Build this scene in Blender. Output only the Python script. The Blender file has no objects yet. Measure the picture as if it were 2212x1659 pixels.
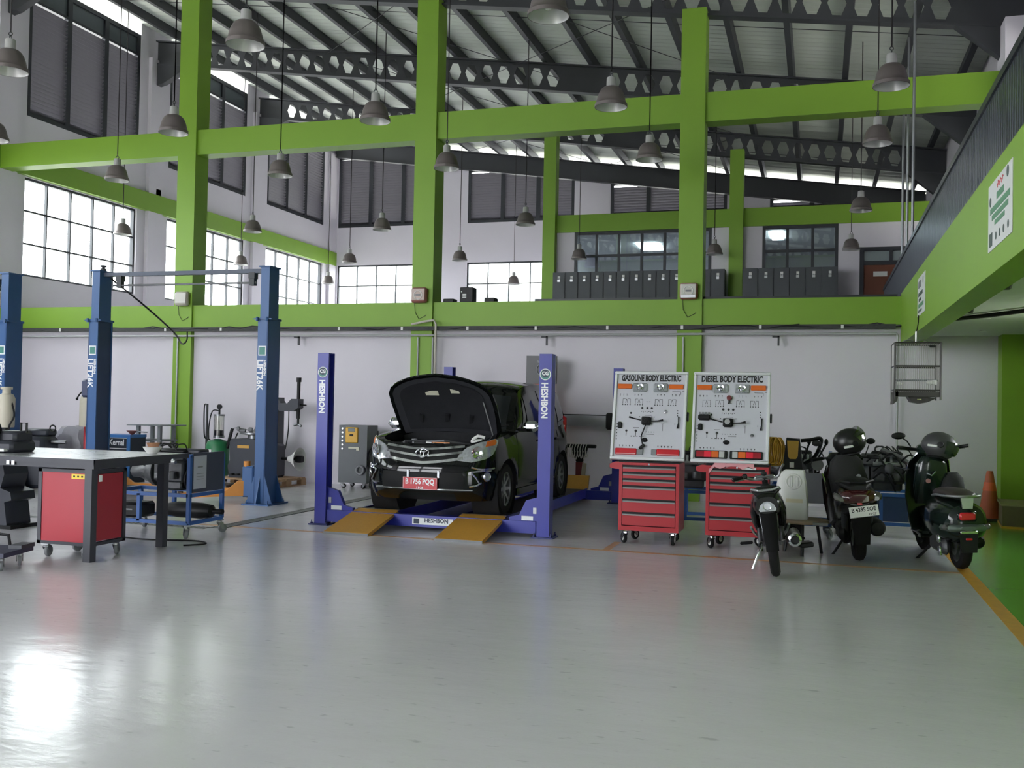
import bpy, bmesh, math, random
from math import sin, cos, pi, radians, atan2, sqrt, hypot
from mathutils import Vector, Matrix, Euler
random.seed(7)
SC = bpy.context.scene
COL = SC.collection

# ------------------------------------------------------------------ camera
CAM_H = 1.55
cd = bpy.data.cameras.new('camera'); cam = bpy.data.objects.new('camera', cd); COL.objects.link(cam)
cd.sensor_width = 36.0; cd.lens = 36.0 * 2127.0 / 2212.0; cd.clip_end = 300
yaw, pit, rol = radians(17.3), math.atan(40 / 2127.0), math.atan(0.0193)
F0 = Vector((-sin(yaw), cos(yaw), 0)); R0 = Vector((cos(yaw), sin(yaw), 0)); U0 = Vector((0, 0, 1))
Fd = F0 * cos(pit) + U0 * sin(pit); Ud = U0 * cos(pit) - F0 * sin(pit)
Rc = R0 * cos(rol) + Ud * sin(rol); Uc = Ud * cos(rol) - R0 * sin(rol)
mw = Matrix((Rc, Uc, -Fd)).transposed().to_4x4(); mw.translation = Vector((0, 0, CAM_H))
cam.matrix_world = mw
SC.camera = cam

# ------------------------------------------------------------------ sky and exposure
w = bpy.data.worlds.new('overcast_sky'); SC.world = w; w.use_nodes = True
nt = w.node_tree; bg = nt.nodes['Background']
bg.inputs[0].default_value = (0.93, 0.96, 1.0, 1); bg.inputs[1].default_value = 9.0
SC.view_settings.view_transform = 'Standard'; SC.view_settings.look = 'None'
SC.view_settings.exposure = 0.68; SC.view_settings.gamma = 1.0; SC.view_settings.use_curve_mapping = False
SC.cycles.use_denoising = True
SC.cycles.max_bounces = 7; SC.cycles.diffuse_bounces = 4; SC.cycles.glossy_bounces = 4
SC.cycles.transparent_max_bounces = 12; SC.cycles.transmission_bounces = 4
SC.cycles.sample_clamp_indirect = 6.0; SC.cycles.caustics_reflective = False; SC.cycles.caustics_refractive = False

# ------------------------------------------------------------------ materials
def lin(c):
    return tuple(((v / 255 + 0.055) / 1.055) ** 2.4 if v > 10 else v / 255 / 12.92 for v in c) + (1,)
MATS = {}
def M(name, rgb=None, rough=0.5, metal=0.0, var=0.06, scale=6.0, bump=0.0, bscale=60.0, coat=0.0, spec=0.5, rvar=0.0, stretch=None):
    """painted / plastic / metal surface with procedural tone variation and fine relief"""
    if name in MATS: return MATS[name]
    m = bpy.data.materials.new(name); m.use_nodes = True; MATS[name] = m
    n = m.node_tree.nodes; l = m.node_tree.links; b = n['Principled BSDF']
    c = lin(rgb)
    b.inputs['Roughness'].default_value = rough; b.inputs['Metallic'].default_value = metal
    b.inputs['Coat Weight'].default_value = coat; b.inputs['Coat Roughness'].default_value = 0.05
    b.inputs['Specular IOR Level'].default_value = spec
    tc = n.new('ShaderNodeTexCoord'); mp = n.new('ShaderNodeMapping'); l.new(tc.outputs['Object'], mp.inputs[0])
    if stretch: mp.inputs['Scale'].default_value = stretch
    nz = n.new('ShaderNodeTexNoise'); nz.inputs['Scale'].default_value = scale; nz.inputs['Detail'].default_value = 4
    l.new(mp.outputs[0], nz.inputs['Vector'])
    mx = n.new('ShaderNodeMix'); mx.data_type = 'RGBA'
    mx.inputs[6].default_value = tuple(max(0, v * (1 - var)) for v in c[:3]) + (1,)
    mx.inputs[7].default_value = tuple(min(1, v * (1 + var)) for v in c[:3]) + (1,)
    l.new(nz.outputs['Fac'], mx.inputs[0]); l.new(mx.outputs[2], b.inputs['Base Color'])
    if rvar:
        mr = n.new('ShaderNodeMapRange'); mr.inputs[3].default_value = max(0, rough - rvar); mr.inputs[4].default_value = rough + rvar
        l.new(nz.outputs['Fac'], mr.inputs[0]); l.new(mr.outputs[0], b.inputs['Roughness'])
    if bump:
        n2 = n.new('ShaderNodeTexNoise'); n2.inputs['Scale'].default_value = bscale; l.new(mp.outputs[0], n2.inputs['Vector'])
        bp = n.new('ShaderNodeBump'); bp.inputs['Strength'].default_value = bump; bp.inputs['Distance'].default_value = 0.01
        l.new(n2.outputs['Fac'], bp.inputs['Height']); l.new(bp.outputs[0], b.inputs['Normal'])
    return m
def glass_mat(name, tint=(1, 1, 1), refl=0.06, rough=0.02):
    """thin pane: mostly see-through with a weak mirror"""
    if name in MATS: return MATS[name]
    m = bpy.data.materials.new(name); m.use_nodes = True; MATS[name] = m
    n = m.node_tree.nodes; l = m.node_tree.links; n.remove(n['Principled BSDF'])
    t = n.new('ShaderNodeBsdfTransparent'); t.inputs[0].default_value = tuple(tint) + (1,)
    g = n.new('ShaderNodeBsdfGlossy'); g.inputs['Roughness'].default_value = rough
    lw = n.new('ShaderNodeLayerWeight'); lw.inputs[0].default_value = .5
    pw = n.new('ShaderNodeMath'); pw.operation = 'POWER'; pw.inputs[1].default_value = 4.0; l.new(lw.outputs['Facing'], pw.inputs[0])
    mt = n.new('ShaderNodeMath'); mt.operation = 'MULTIPLY_ADD'; mt.inputs[1].default_value = .7; mt.inputs[2].default_value = refl; mt.use_clamp = True
    mx = n.new('ShaderNodeMixShader'); l.new(pw.outputs[0], mt.inputs[0]); l.new(mt.outputs[0], mx.inputs[0])
    l.new(t.outputs[0], mx.inputs[1]); l.new(g.outputs[0], mx.inputs[2]); l.new(mx.outputs[0], n['Material Output'].inputs[0])
    return m
def emit_mat(name, rgb, k):
    if name in MATS: return MATS[name]
    m = bpy.data.materials.new(name); m.use_nodes = True; MATS[name] = m
    b = m.node_tree.nodes['Principled BSDF']; b.inputs['Base Color'].default_value = lin(rgb)
    b.inputs['Emission Color'].default_value = lin(rgb); b.inputs['Emission Strength'].default_value = k
    return m

# ------------------------------------------------------------------ mesh builder
class MB:
    def __init__(s): s.v = []; s.f = []
    def add(s, vs, fs, mx=None):
        o = len(s.v)
        s.v += [tuple(mx @ Vector(p)) for p in vs] if mx is not None else [tuple(p) for p in vs]
        s.f += [tuple(i + o for i in f) for f in fs]; return s
    def box(s, c, d, mx=None, rot=None, ch=0.0):
        """box centre c, size d; ch = chamfer of all edges"""
        x, y, z = d[0] / 2, d[1] / 2, d[2] / 2
        T = Matrix.Translation(c)
        if rot: T = T @ Euler(rot).to_matrix().to_4x4()
        if mx is not None: T = mx @ T
        if ch <= 0:
            vs = [(-x,-y,-z),(x,-y,-z),(x,y,-z),(-x,y,-z),(-x,-y,z),(x,-y,z),(x,y,z),(-x,y,z)]
            fs = [(3,2,1,0),(4,5,6,7),(0,1,5,4),(1,2,6,5),(2,3,7,6),(3,0,4,7)]
            return s.add(vs, fs, T)
        ch = min(ch, x * .95, y * .95, z * .95)
        vs = []; idx = {}
        for i, sx in enumerate((-1, 1)):
            for j, sy in enumerate((-1, 1)):
                for k, sz in enumerate((-1, 1)):
                    for a in range(3):
                        q = [sx * x, sy * y, sz * z]
                        for b in range(3):
                            if b != a: q[b] -= (sx, sy, sz)[b] * ch
                        idx[i, j, k, a] = len(vs); vs.append(q)
        # vertex a-type lies on face of axis a
        fs = []
        for i in (0, 1):
            g = [idx[i,0,0,0], idx[i,1,0,0], idx[i,1,1,0], idx[i,0,1,0]]; fs.append(g if i else g[::-1])
            g = [idx[0,i,0,1], idx[0,i,1,1], idx[1,i,1,1], idx[1,i,0,1]]; fs.append(g if i else g[::-1])
            g = [idx[0,0,i,2], idx[1,0,i,2], idx[1,1,i,2], idx[0,1,i,2]]; fs.append(g if i else g[::-1])
        for i in (0, 1):
            for j in (0, 1):
                g = [idx[i,j,0,0], idx[i,j,0,1], idx[i,j,1,1], idx[i,j,1,0]]; fs.append(g if i != j else g[::-1])
                g = [idx[i,0,j,0], idx[i,0,j,2], idx[i,1,j,2], idx[i,1,j,0]]; fs.append(g if i == j else g[::-1])
                g = [idx[0,i,j,1], idx[0,i,j,2], idx[1,i,j,2], idx[1,i,j,1]]; fs.append(g if i != j else g[::-1])
                for k in (0, 1):
                    g = [idx[i,j,k,0], idx[i,j,k,1], idx[i,j,k,2]]; fs.append(g if (i + j + k) % 2 else g[::-1])
        return s.add(vs, fs, T)
    def bx(s, x0, x1, y0, y1, z0, z1, ch=0.0):
        return s.box(((x0+x1)/2, (y0+y1)/2, (z0+z1)/2), (abs(x1-x0), abs(y1-y0), abs(z1-z0)), ch=ch)
    def tube(s, pts, r, n=8, cap=True, mx=None, close=False):
        pts = [Vector(p) for p in pts]; m = len(pts); rr = r if isinstance(r, (list, tuple)) else [r] * m
        rings = []; up = None
        for i, p in enumerate(pts):
            if close: d = pts[(i+1) % m] - pts[i-1]
            else: d = pts[min(i+1, m-1)] - pts[max(i-1, 0)]
            d.normalize()
            if up is None: up = Vector((0,0,1)) if abs(d.z) < .9 else Vector((1,0,0))
            a = d.cross(up)
            if a.length < 1e-5: a = d.cross(Vector((.3,1,.2)))
            a.normalize(); b = a.cross(d); up = b
            rings.append([p + (a * cos(2*pi*k/n) + b * sin(2*pi*k/n)) * rr[i] for k in range(n)])
        return s.loft(rings, cap=cap and not close, mx=mx, close=close)
    def loft(s, rings, cap=True, mx=None, close=False, capa=None):
        n = len(rings[0]); vs = [p for r in rings for p in r]; fs = []; m = len(rings)
        for i in range(m if close else m - 1):
            a = i * n; b = ((i + 1) % m) * n
            for k in range(n):
                k2 = (k + 1) % n; fs.append((a+k, a+k2, b+k2, b+k))
        if cap: fs.append(tuple(range(n))[::-1]); fs.append(tuple(range((m-1)*n, m*n)))
        return s.add(vs, fs, mx)
    def grid(s, rows, mx=None, flip=False):
        n = len(rows[0]); fs = []
        for i in range(len(rows) - 1):
            for k in range(n - 1):
                q = (i*n+k, i*n+k+1, (i+1)*n+k+1, (i+1)*n+k); fs.append(q[::-1] if flip else q)
        return s.add([p for r in rows for p in r], fs, mx)
    def lathe(s, prof, c=(0,0,0), axis='z', n=20, mx=None, a0=0, a1=2*pi):
        """prof: (radius, height) along axis"""
        full = abs(a1 - a0 - 2*pi) < 1e-6; m = n if full else n + 1
        rings = []
        for r, h in prof:
            ring = []
            for k in range(m):
                a = a0 + (a1 - a0) * k / n; u, v = r * cos(a), r * sin(a)
                ring.append({'z': (u, v, h), 'y': (u, h, -v), 'x': (h, u, v)}[axis])
            rings.append([(p[0]+c[0], p[1]+c[1], p[2]+c[2]) for p in ring])
        vs = [p for r in rings for p in r]; fs = []
        for i in range(len(rings) - 1):
            for k in range(n):
                k2 = (k + 1) % m; fs.append((i*m+k, i*m+k2, (i+1)*m+k2, (i+1)*m+k))
        return s.add(vs, fs, mx)
    def prism(s, pts, a, b, axis='y', mx=None):
        """2-D outline extruded from a to b along axis: x->(y,z), y->(x,z), z->(x,y)"""
        f = {'x': lambda p, t: (t, p[0], p[1]), 'y': lambda p, t: (p[0], t, p[1]), 'z': lambda p, t: (p[0], p[1], t)}[axis]
        n = len(pts); vs = [f(p, a) for p in pts] + [f(p, b) for p in pts]
        fs = [tuple(range(n))[::-1], tuple(range(n, 2*n))] + [(k, (k+1) % n, n+(k+1) % n, n+k) for k in range(n)]
        return s.add(vs, fs, mx)
    def ball(s, c, r, n=12, m=8, mx=None):
        r3 = r if isinstance(r, (tuple, list)) else (r, r, r)
        rings = []
        for i in range(m + 1):
            t = pi * i / m; rings.append([(c[0]+r3[0]*max(sin(t),1e-4)*cos(2*pi*k/n), c[1]+r3[1]*max(sin(t),1e-4)*sin(2*pi*k/n), c[2]-r3[2]*cos(t)) for k in range(n)])
        return s.loft(rings, cap=False, mx=mx)
    def torus(s, c, R, r, axis='z', n=24, m=8, mx=None):
        return s.lathe([(R + r*cos(2*pi*k/m), r*sin(2*pi*k/m)) for k in range(m+1)], c, axis, n, mx)
    def build(s, name, mat, parent=None, smooth=True, angle=38, sub=0, fix=True):
        me = bpy.data.meshes.new(name); me.from_pydata(s.v, [], s.f); me.update()
        if fix:
            bm = bmesh.new(); bm.from_mesh(me); bmesh.ops.recalc_face_normals(bm, faces=bm.faces); bm.to_mesh(me); bm.free()
        for m in (mat if isinstance(mat, (list, tuple)) else [mat]): me.materials.append(m)
        if smooth:
            for p in me.polygons: p.use_smooth = True
            me.set_sharp_from_angle(angle=radians(angle))
        o = bpy.data.objects.new(name, me); COL.objects.link(o)
        if parent is not None: o.parent = parent
        if sub:
            sm = o.modifiers.new('s', 'SUBSURF'); sm.levels = sub; sm.render_levels = sub
        return o

def thing(name, label, cat, loc=(0,0,0), rz=0.0, group=None, rot=None):
    o = bpy.data.objects.new(name, None); COL.objects.link(o); o.location = loc; o.empty_display_size = .1
    o.rotation_euler = rot if rot else (0, 0, rz); o['label'] = label; o['category'] = cat
    if group: o['group'] = group
    return o
def tag(o, label, cat, group=None):
    o['label'] = label; o['category'] = cat
    if group: o['group'] = group
    return o
def struct(name, mb, mat, parent=None, label=None, smooth=False):
    o = mb.build(name, mat, parent, smooth) if mb is not None else bpy.data.objects.new(name, None)
    if mb is None: COL.objects.link(o)
    if parent is None: o['kind'] = 'structure'
    if label: o['label'] = label
    return o
def stuff(o, label=None):
    o['kind'] = 'stuff'
    return o
def copy_tree(o, parent=None):
    c = o.copy(); COL.objects.link(c); c.parent = parent
    for ch in list(o.children): copy_tree(ch, c)
    return c
FONT_CACHE = {}
def text_mesh(mb, s, size, mx, depth=0.002, bold=0.0, sx=1.0, align='CENTER'):
    """lettering as thin extruded mesh in the local XY plane of mx"""
    cu = bpy.data.curves.new('t', 'FONT'); cu.body = s; cu.size = size; cu.extrude = depth; cu.offset = bold
    cu.align_x = align; cu.align_y = 'CENTER'; cu.resolution_u = 2
    ob = bpy.data.objects.new('t', cu); COL.objects.link(ob)
    dg = bpy.context.evaluated_depsgraph_get(); me = bpy.data.meshes.new_from_object(ob.evaluated_get(dg))
    S = mx @ Matrix.Diagonal((sx, 1, 1, 1))
    mb.add([v.co[:] for v in me.vertices], [tuple(p.vertices) for p in me.polygons], S)
    bpy.data.objects.remove(ob); bpy.data.curves.remove(cu); bpy.data.meshes.remove(me)
    return mb
def frame_mx(o, ux, uy):
    """matrix with local x=ux, y=uy, z=ux x uy at point o"""
    ux = Vector(ux).normalized(); uy = Vector(uy).normalized(); uz = ux.cross(uy)
    m = Matrix((ux, uy, uz)).transposed().to_4x4(); m.translation = Vector(o); return m
FRONT = lambda x, y, z: frame_mx((x, y, z), (1, 0, 0), (0, 0, 1))          # faces -Y
DOWN = lambda x, y, z: frame_mx((x, y, z), (0, 0, -1), (1, 0, 0))          # faces -Y, reads top to bottom

def catmull(pts, n=10):
    out = []
    for i in range(len(pts) - 1):
        p0 = Vector(pts[max(i-1, 0)]); p1 = Vector(pts[i]); p2 = Vector(pts[i+1]); p3 = Vector(pts[min(i+2, len(pts)-1)])
        for k in range(n):
            t = k / n; out.append(.5 * ((2*p1) + (p2-p0)*t + (2*p0-5*p1+4*p2-p3)*t*t + (3*p1-p0-3*p2+p3)*t**3))
    out.append(Vector(pts[-1])); return out
SMOOTH = lambda p: catmull(p, 6)

# palette -----------------------------------------------------------
WHITE = M('white_wall_paint', (214, 209, 217), .75, var=.035, scale=1.2, bump=.08, bscale=14)
GREEN = M('lime_green_paint', (124, 164, 46), .5, var=.06, scale=1.5, bump=.05, bscale=10)
CEILW = M('white_ceiling_board', (205, 208, 205), .8, var=.03, scale=2)
STEEL_DK = M('dark_painted_steel', (58, 60, 64), .55, var=.12, scale=3)
FRAME_DK = M('dark_window_frame', (45, 48, 54), .45, var=.08)
LOUVER = M('grey_louver_metal', (86, 84, 90), .45, var=.08)
FOIL = M('roof_insulation_foil', (206, 212, 202), .5, var=.2, scale=1.6, bump=.25, bscale=6, stretch=(.35, 1, 1))
PANE = glass_mat('clear_window_glass', (.95, .97, .96), .05)
DPANE = glass_mat('dusky_room_glass', (.55, .6, .6), .12)
BLACK = M('black_plastic', (24, 25, 27), .45, var=.15, spec=.25)
BLACKG = M('black_gloss', (14, 15, 17), .12, var=.1, coat=.6)
RUBBER = M('black_rubber', (26, 26, 27), .8, var=.15, bump=.1, spec=.2)
CHROME = M('bright_chrome', (215, 218, 222), .12, 1.0, var=.03)
ALU = M('brushed_aluminium', (190, 192, 195), .35, 1.0, var=.05)
STEEL = M('bare_steel', (140, 142, 145), .4, .9, var=.12, scale=12)
CAST = M('cast_engine_metal', (105, 106, 108), .5, .75, var=.25, scale=14, bump=.2)
WHITEP = M('white_plastic', (225, 225, 222), .5, var=.03)
GREYP = M('grey_plastic', (120, 122, 126), .5, var=.06)
YEL = M('yellow_floor_paint', (205, 150, 40), .45, var=.2, scale=9)

# ================================================================== THE BUILDING
XL, XR, YF, YB, YM, YO = -16.4, 2.95, 16.3, 31.2, 25.5, -5.0    # left wall, right wall, partition, far wall, room front, open front
ZS = lambda x: 8.62 - .14 * x          # underside of roof sheets
BAY = 4.85
# floor ---------------------------------------------------------------
def floor_mat():
    m = M('glossy_grey_epoxy_floor', (207, 205, 208), .2, var=.08, scale=.8, rvar=.09, spec=.6)
    n = m.node_tree.nodes; l = m.node_tree.links; b = n['Principled BSDF']
    tc = n.new('ShaderNodeTexCoord'); mp = n.new('ShaderNodeMapping'); mp.inputs['Scale'].default_value = (1.0, 2.2, 1)
    mp.inputs['Rotation'].default_value = (0, 0, .3); l.new(tc.outputs['Object'], mp.inputs[0])
    a = n.new('ShaderNodeTexNoise'); a.inputs['Scale'].default_value = 2.2; a.inputs['Detail'].default_value = 5; a.inputs['Roughness'].default_value = .55
    l.new(mp.outputs[0], a.inputs['Vector'])
    bp = n.new('ShaderNodeBump'); bp.inputs['Strength'].default_value = .24; bp.inputs['Distance'].default_value = .02
    l.new(a.outputs['Fac'], bp.inputs['Height']); l.new(bp.outputs[0], b.inputs['Normal'])
    # scuffs
    s = n.new('ShaderNodeTexNoise'); s.inputs['Scale'].default_value = 9; s.inputs['Detail'].default_value = 6; l.new(mp.outputs[0], s.inputs['Vector'])
    r = n.new('ShaderNodeValToRGB'); r.color_ramp.elements[0].position = .27; r.color_ramp.elements[0].color = (.55, .55, .55, 1)
    r.color_ramp.elements[1].position = .36; r.color_ramp.elements[1].color = (1, 1, 1, 1); l.new(s.outputs['Fac'], r.inputs[0])
    old = b.inputs['Base Color'].links[0].from_socket
    mx = n.new('ShaderNodeMix'); mx.data_type = 'RGBA'; mx.blend_type = 'MULTIPLY'; mx.inputs[0].default_value = .5
    l.new(old, mx.inputs[6]); l.new(r.outputs[0], mx.inputs[7]); l.new(mx.outputs[2], b.inputs['Base Color'])
    return m
FLOOR = floor_mat()
GFLOOR = M('green_epoxy_lane', (104, 168, 72), .2, var=.06, scale=1.2, bump=.05, bscale=4)
fl = struct('floor', MB().bx(XL, 1.32, YO, YF + .2, -.15, 0), FLOOR)
struct('lane', MB().bx(1.44, XR, YO, YF + .2, -.15, 0), GFLOOR, fl)
struct('lane_line', MB().bx(1.32, 1.44, YO, YF, -.15, .0015), YEL, fl)
struct('bay_line', MB().bx(-9.2, 1.32, 10.28, 10.36, -.01, .0012), M('worn_orange_line', (190, 140, 88), .35, var=.2, scale=7), fl)
struct('bay_line', MB().bx(-2.18, -2.1, 10.36, 11.0, -.01, .0012), M('worn_orange_line', (190, 140, 88)), fl)
GRATE = M('drain_grating_steel', (120, 122, 120), .5, .6, var=.2, scale=25)
def channel(x0, x1, y0, y1):
    alongx = (x1 - x0) > (y1 - y0)
    m = MB()
    if alongx:
        m.bx(x0, x1, y0, y0 + .015, -.01, .006); m.bx(x0, x1, y1 - .015, y1, -.01, .006)
    else:
        m.bx(x0, x0 + .015, y0, y1, -.01, .006); m.bx(x1 - .015, x1, y0, y1, -.01, .006)
    k = struct('drain_channel', MB().bx(x0, x1, y0, y1, -.012, .0015), M('drain_shadow_metal', (70, 72, 70), .6, var=.2), fl)
    struct('drain_edge', m, GRATE, k)
    g = MB(); L = (x1 - x0) if alongx else (y1 - y0); q = int(L / .06)
    for i in range(q):
        t = i * .06 + .02
        if alongx: g.bx(x0 + t, x0 + t + .03, y0 + .015, y1 - .015, -.002, .005)
        else: g.bx(x0 + .015, x1 - .015, y0 + t, y0 + t + .03, -.002, .005)
    stuff(struct('drain_bars', g, GRATE, k))
channel(-6.86, -6.68, 10.1, 16.1); channel(XL + .1, -6.86, 9.98, 10.12)
# ground outside
struct('ground', MB().bx(-70, 60, -60, 90, -.4, -.2), M('pale_concrete_ground', (170, 168, 160), .9, var=.1, scale=.3))

# walls with openings --------------------------------------------------
def holed(mb, axis, c0, c1, u0, u1, z0, ztop, holes):
    """wall slab between c0..c1 across, u0..u1 along, z0..ztop(u); holes (u0,u1,z0,z1)"""
    zt = ztop if callable(ztop) else (lambda u: ztop)
    cuts = sorted({u0, u1} | {h[0] for h in holes} | {h[1] for h in holes})
    for a, b in zip(cuts, cuts[1:]):
        mid = (a + b) / 2; hs = sorted([h for h in holes if h[0] <= mid <= h[1]], key=lambda h: h[2]); z = z0
        for h in hs + [None]:
            if h is None: pa, pb = zt(a), zt(b)
            else: pa = pb = h[2]
            if min(pa, pb) > z + 1e-4:
                mb.prism([(a, z), (b, z), (b, pb), (a, pa)], c0, c1, 'x' if axis == 'x' else 'y')
            if h: z = h[3]
    return mb
# bays along the left wall
LB = [17.05 + BAY * k for k in range(-4, 3)]
LW = 3.65
m = MB(); hs = []
for y in LB: hs += [(y, y + LW, 4.08, 6.22), (y, y + LW, 7.55, 20)]
hs[-1] = (LB[-1], LB[-1] + LW, 7.55, 20)
cutl = holed(m, 'x', XL - .22, XL, YO, YB + .2, 0, ZS(XL) + .02, [h if h[3] < 19 else (h[0], h[1], 7.55, ZS(XL) + .1) for h in hs])
wl = struct('wall_left', cutl, WHITE)
struct('band_beam', MB().bx(XL, XL + .12, YO, YB, 6.24, 6.7), GREEN, wl)
struct('band_bracket', MB().bx(XL, XL + .1, 21.3, 21.5, 6.7, 6.86), GREEN, wl)
for k in range(8):
    y = LB[0] - .6 + BAY * k
    if y < YB: struct('pilaster', MB().bx(XL, XL + .1, y - .28, y + .28, 0, ZS(XL) - .75), WHITE, wl)
WN = [0]
def window(kind, axis, c, u0, u1, z0, z1, nx, nz, inward, fw=.05, pane=None, bar=.035, sill=True):
    """framed grid window; axis: plane normal; inward = +-1 towards the room"""
    WN[0] += 1; w = struct('window_%d' % WN[0], None, None)
    B = (lambda a0, a1, b0, b1, d0, d1: MB().bx(c + d0, c + d1, a0, a1, b0, b1)) if axis == 'x' else (lambda a0, a1, b0, b1, d0, d1: MB().bx(a0, a1, c + d0, c + d1, b0, b1))
    def par(n, mb, mt): o = mb.build(n, mt, w, False); return o
    d = .05
    for a in ((u0, u0 + fw, z0, z1), (u1 - fw, u1, z0, z1), (u0 + fw, u1 - fw, z0, z0 + fw), (u0 + fw, u1 - fw, z1 - fw, z1)):
        par('frame', B(*a, -d, d), FRAME_DK)
    if kind == 'grid':
        for i in range(1, nx):
            u = u0 + (u1 - u0) * i / nx; par('mullion', B(u - bar / 2, u + bar / 2, z0 + fw, z1 - fw, -d * .7, d * .7), FRAME_DK)
        for k in range(1, nz):
            z = z0 + (z1 - z0) * k / nz; par('transom', B(u0 + fw, u1 - fw, z - bar / 2, z + bar / 2, -d * .69, d * .69), FRAME_DK)
        for i in range(nx):
            for k in range(nz):
                a = u0 + (u1 - u0) * i / nx + .01; b = u0 + (u1 - u0) * (i + 1) / nx - .01
                e = z0 + (z1 - z0) * k / nz + .01; f = z0 + (z1 - z0) * (k + 1) / nz - .01
                par('pane', B(a, b, e, f, -.004, .004), pane or PANE)
    else:                                                            # louvre: nx panels, glass strip on top of height nz
        for i in range(1, nx):
            u = u0 + (u1 - u0) * i / nx; par('mullion', B(u - .07, u + .07, z0 + fw, z1 - fw, -d, d), FRAME_DK)
        for i in range(nx):
            a = u0 + (u1 - u0) * i / nx + (.07 if i else fw); b = u0 + (u1 - u0) * (i + 1) / nx - (.07 if i < nx - 1 else fw)
            zt = z1 - fw - nz
            if nz > 0:
                par('transom', B(a, b, zt - .03, zt + .03, -d, d), FRAME_DK)
                par('pane', B(a, b, zt + .03, z1 - fw, -.006, .006), M('smoked_top_pane', (78, 86, 90), .3, var=.05))
            sl = MB(); z = z0 + fw + .04
            while z < zt - .05:
                T = Euler((0, -.7 * inward, 0)) if axis == 'x' else Euler((-.7 * inward, 0, 0))
                if axis == 'x': sl.box((c, (a + b) / 2, z), (.125, b - a, .008), rot=T)
                else: sl.box(((a + b) / 2, c, z), (b - a, .125, .008), rot=T)
                z += .088
            stuff(par('slats', sl, LOUVER))
    return w
for y in LB:
    if y > 10:
        window('louver', 'x', XL - .06, y, y + LW, 7.55, 10.62, 3, .42, 1, fw=.1)
        window('grid', 'x', XL - .1, y, y + LW, 4.08, 6.22, 5, 3, 1)
    else:
        window('louver', 'x', XL - .06, y, y + LW, 7.55, 10.62, 1, .42, 1, fw=.1)
        window('grid', 'x', XL - .1, y, y + LW, 4.08, 6.22, 5, 1, 1)
# far wall
FX = [-16.25, -11.4, -6.5, -1.5]
LT = lambda x: 7.8 - .14 * (x + 3.7) + .53
hs = [(x, x + 3.7, 7.58, LT(x)) for x in FX] + [(x, x + 3.7, 4.08, 6.25) for x in FX[:2]]
wf = struct('wall_far', holed(MB(), 'y', YB, YB + .22, XL, XR, 0, lambda x: ZS(x) - .28, hs), WHITE)
for i, x in enumerate(FX):
    window('louver', 'y', YB + .06, x, x + 3.7, 7.58, LT(x), 3, 0, 1, fw=.1)
    if i < 2: window('grid', 'y', YB + .1, x, x + 3.7, 4.08, 6.25, 5, 3, -1)
# right wall
YR = [LB[0] + BAY * k for k in range(0, 7)]
hs = [(y, y + LW, 4.6, 7.1) for y in YR]
wr = struct('wall_right', holed(MB(), 'x', XR, XR + .22, YO, YB, 3.3, lambda y: ZS(XR) - .02, hs), WHITE)
struct('lower_wall', holed(MB(), 'x', XR, XR + .22, YO, YB, -.15, 3.3, [(-3.0, 2.0, -.05, 2.3), (11.4, 12.8, 1.45, 2.3)]), GREEN, wr)  # openings out of view, added to bring daylight onto lane and green column
for y in YR[4:]: window('louver', 'x', XR + .06, y, y + LW, 4.6, 7.1, 3, 0, -1, fw=.1)
for y in YR[:4]: window('louver', 'x', XR + .06, y, y + LW, 4.6, 7.1, 1, 0, -1, fw=.1)
# front wall, behind the camera, unseen; openings added and sized for the daylight they admit
hs = [(-15.9, -11.4, -.1, 4.6), (-10.9, -8.2, -.1, 4.6), (-15.9, -11.4, 5.6, 7.6), (-10.9, -8.2, 5.6, 7.6)]
struct('wall_front', holed(MB(), 'y', YO - .22, YO, XL, XR, -.15, lambda x: ZS(x) - .02, hs), WHITE)

# partition, columns, beams -----------------------------------------
wb = struct('wall_back', MB().bx(XL, XR, YF, YF + .16, -.15, 3.3), WHITE)
struct('edge_beam', MB().bx(XL, 1.2, YF - .06, YF, 2.87, 3.3), GREEN, wb)
struct('edge_beam_top', MB().bx(XL, 1.2, YF, YF + .3, 2.87, 3.302), GREEN, wb)
struct('handrail', MB().bx(-4.7, 1.15, YF + .02, YF + .07, 3.302, 3.345), FRAME_DK, wb)
CX = [-11.72, -6.75, -2.03]
for x in CX:
    c = struct('column', MB().bx(x - .2, x + .2, YF - .1, YF + .32, 0, ZS(x) - .83 + .02 if x > -3 else 11.2 if x < -99 else ZS(x) - .8), GREEN)
rc = struct('column', MB().bx(2.57, 3.05, YF - .35, YF + .3, 0, 6.7), GREEN)
struct('white_cap', MB().bx(2.57, 3.05, YF - .35, YF + .3, 6.7, 7.4), WHITE, rc)
ub = struct('trim_1', MB().bx(XL, XR, YF - .04, YF + .3, 6.22, 6.7), GREEN, label='lime green upper ring beam crossing the columns')
# mezzanine
mz = struct('mezzanine_floor', MB().bx(XL, XR, YF + .16, YB, 3.0, 3.2), WHITE)
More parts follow.
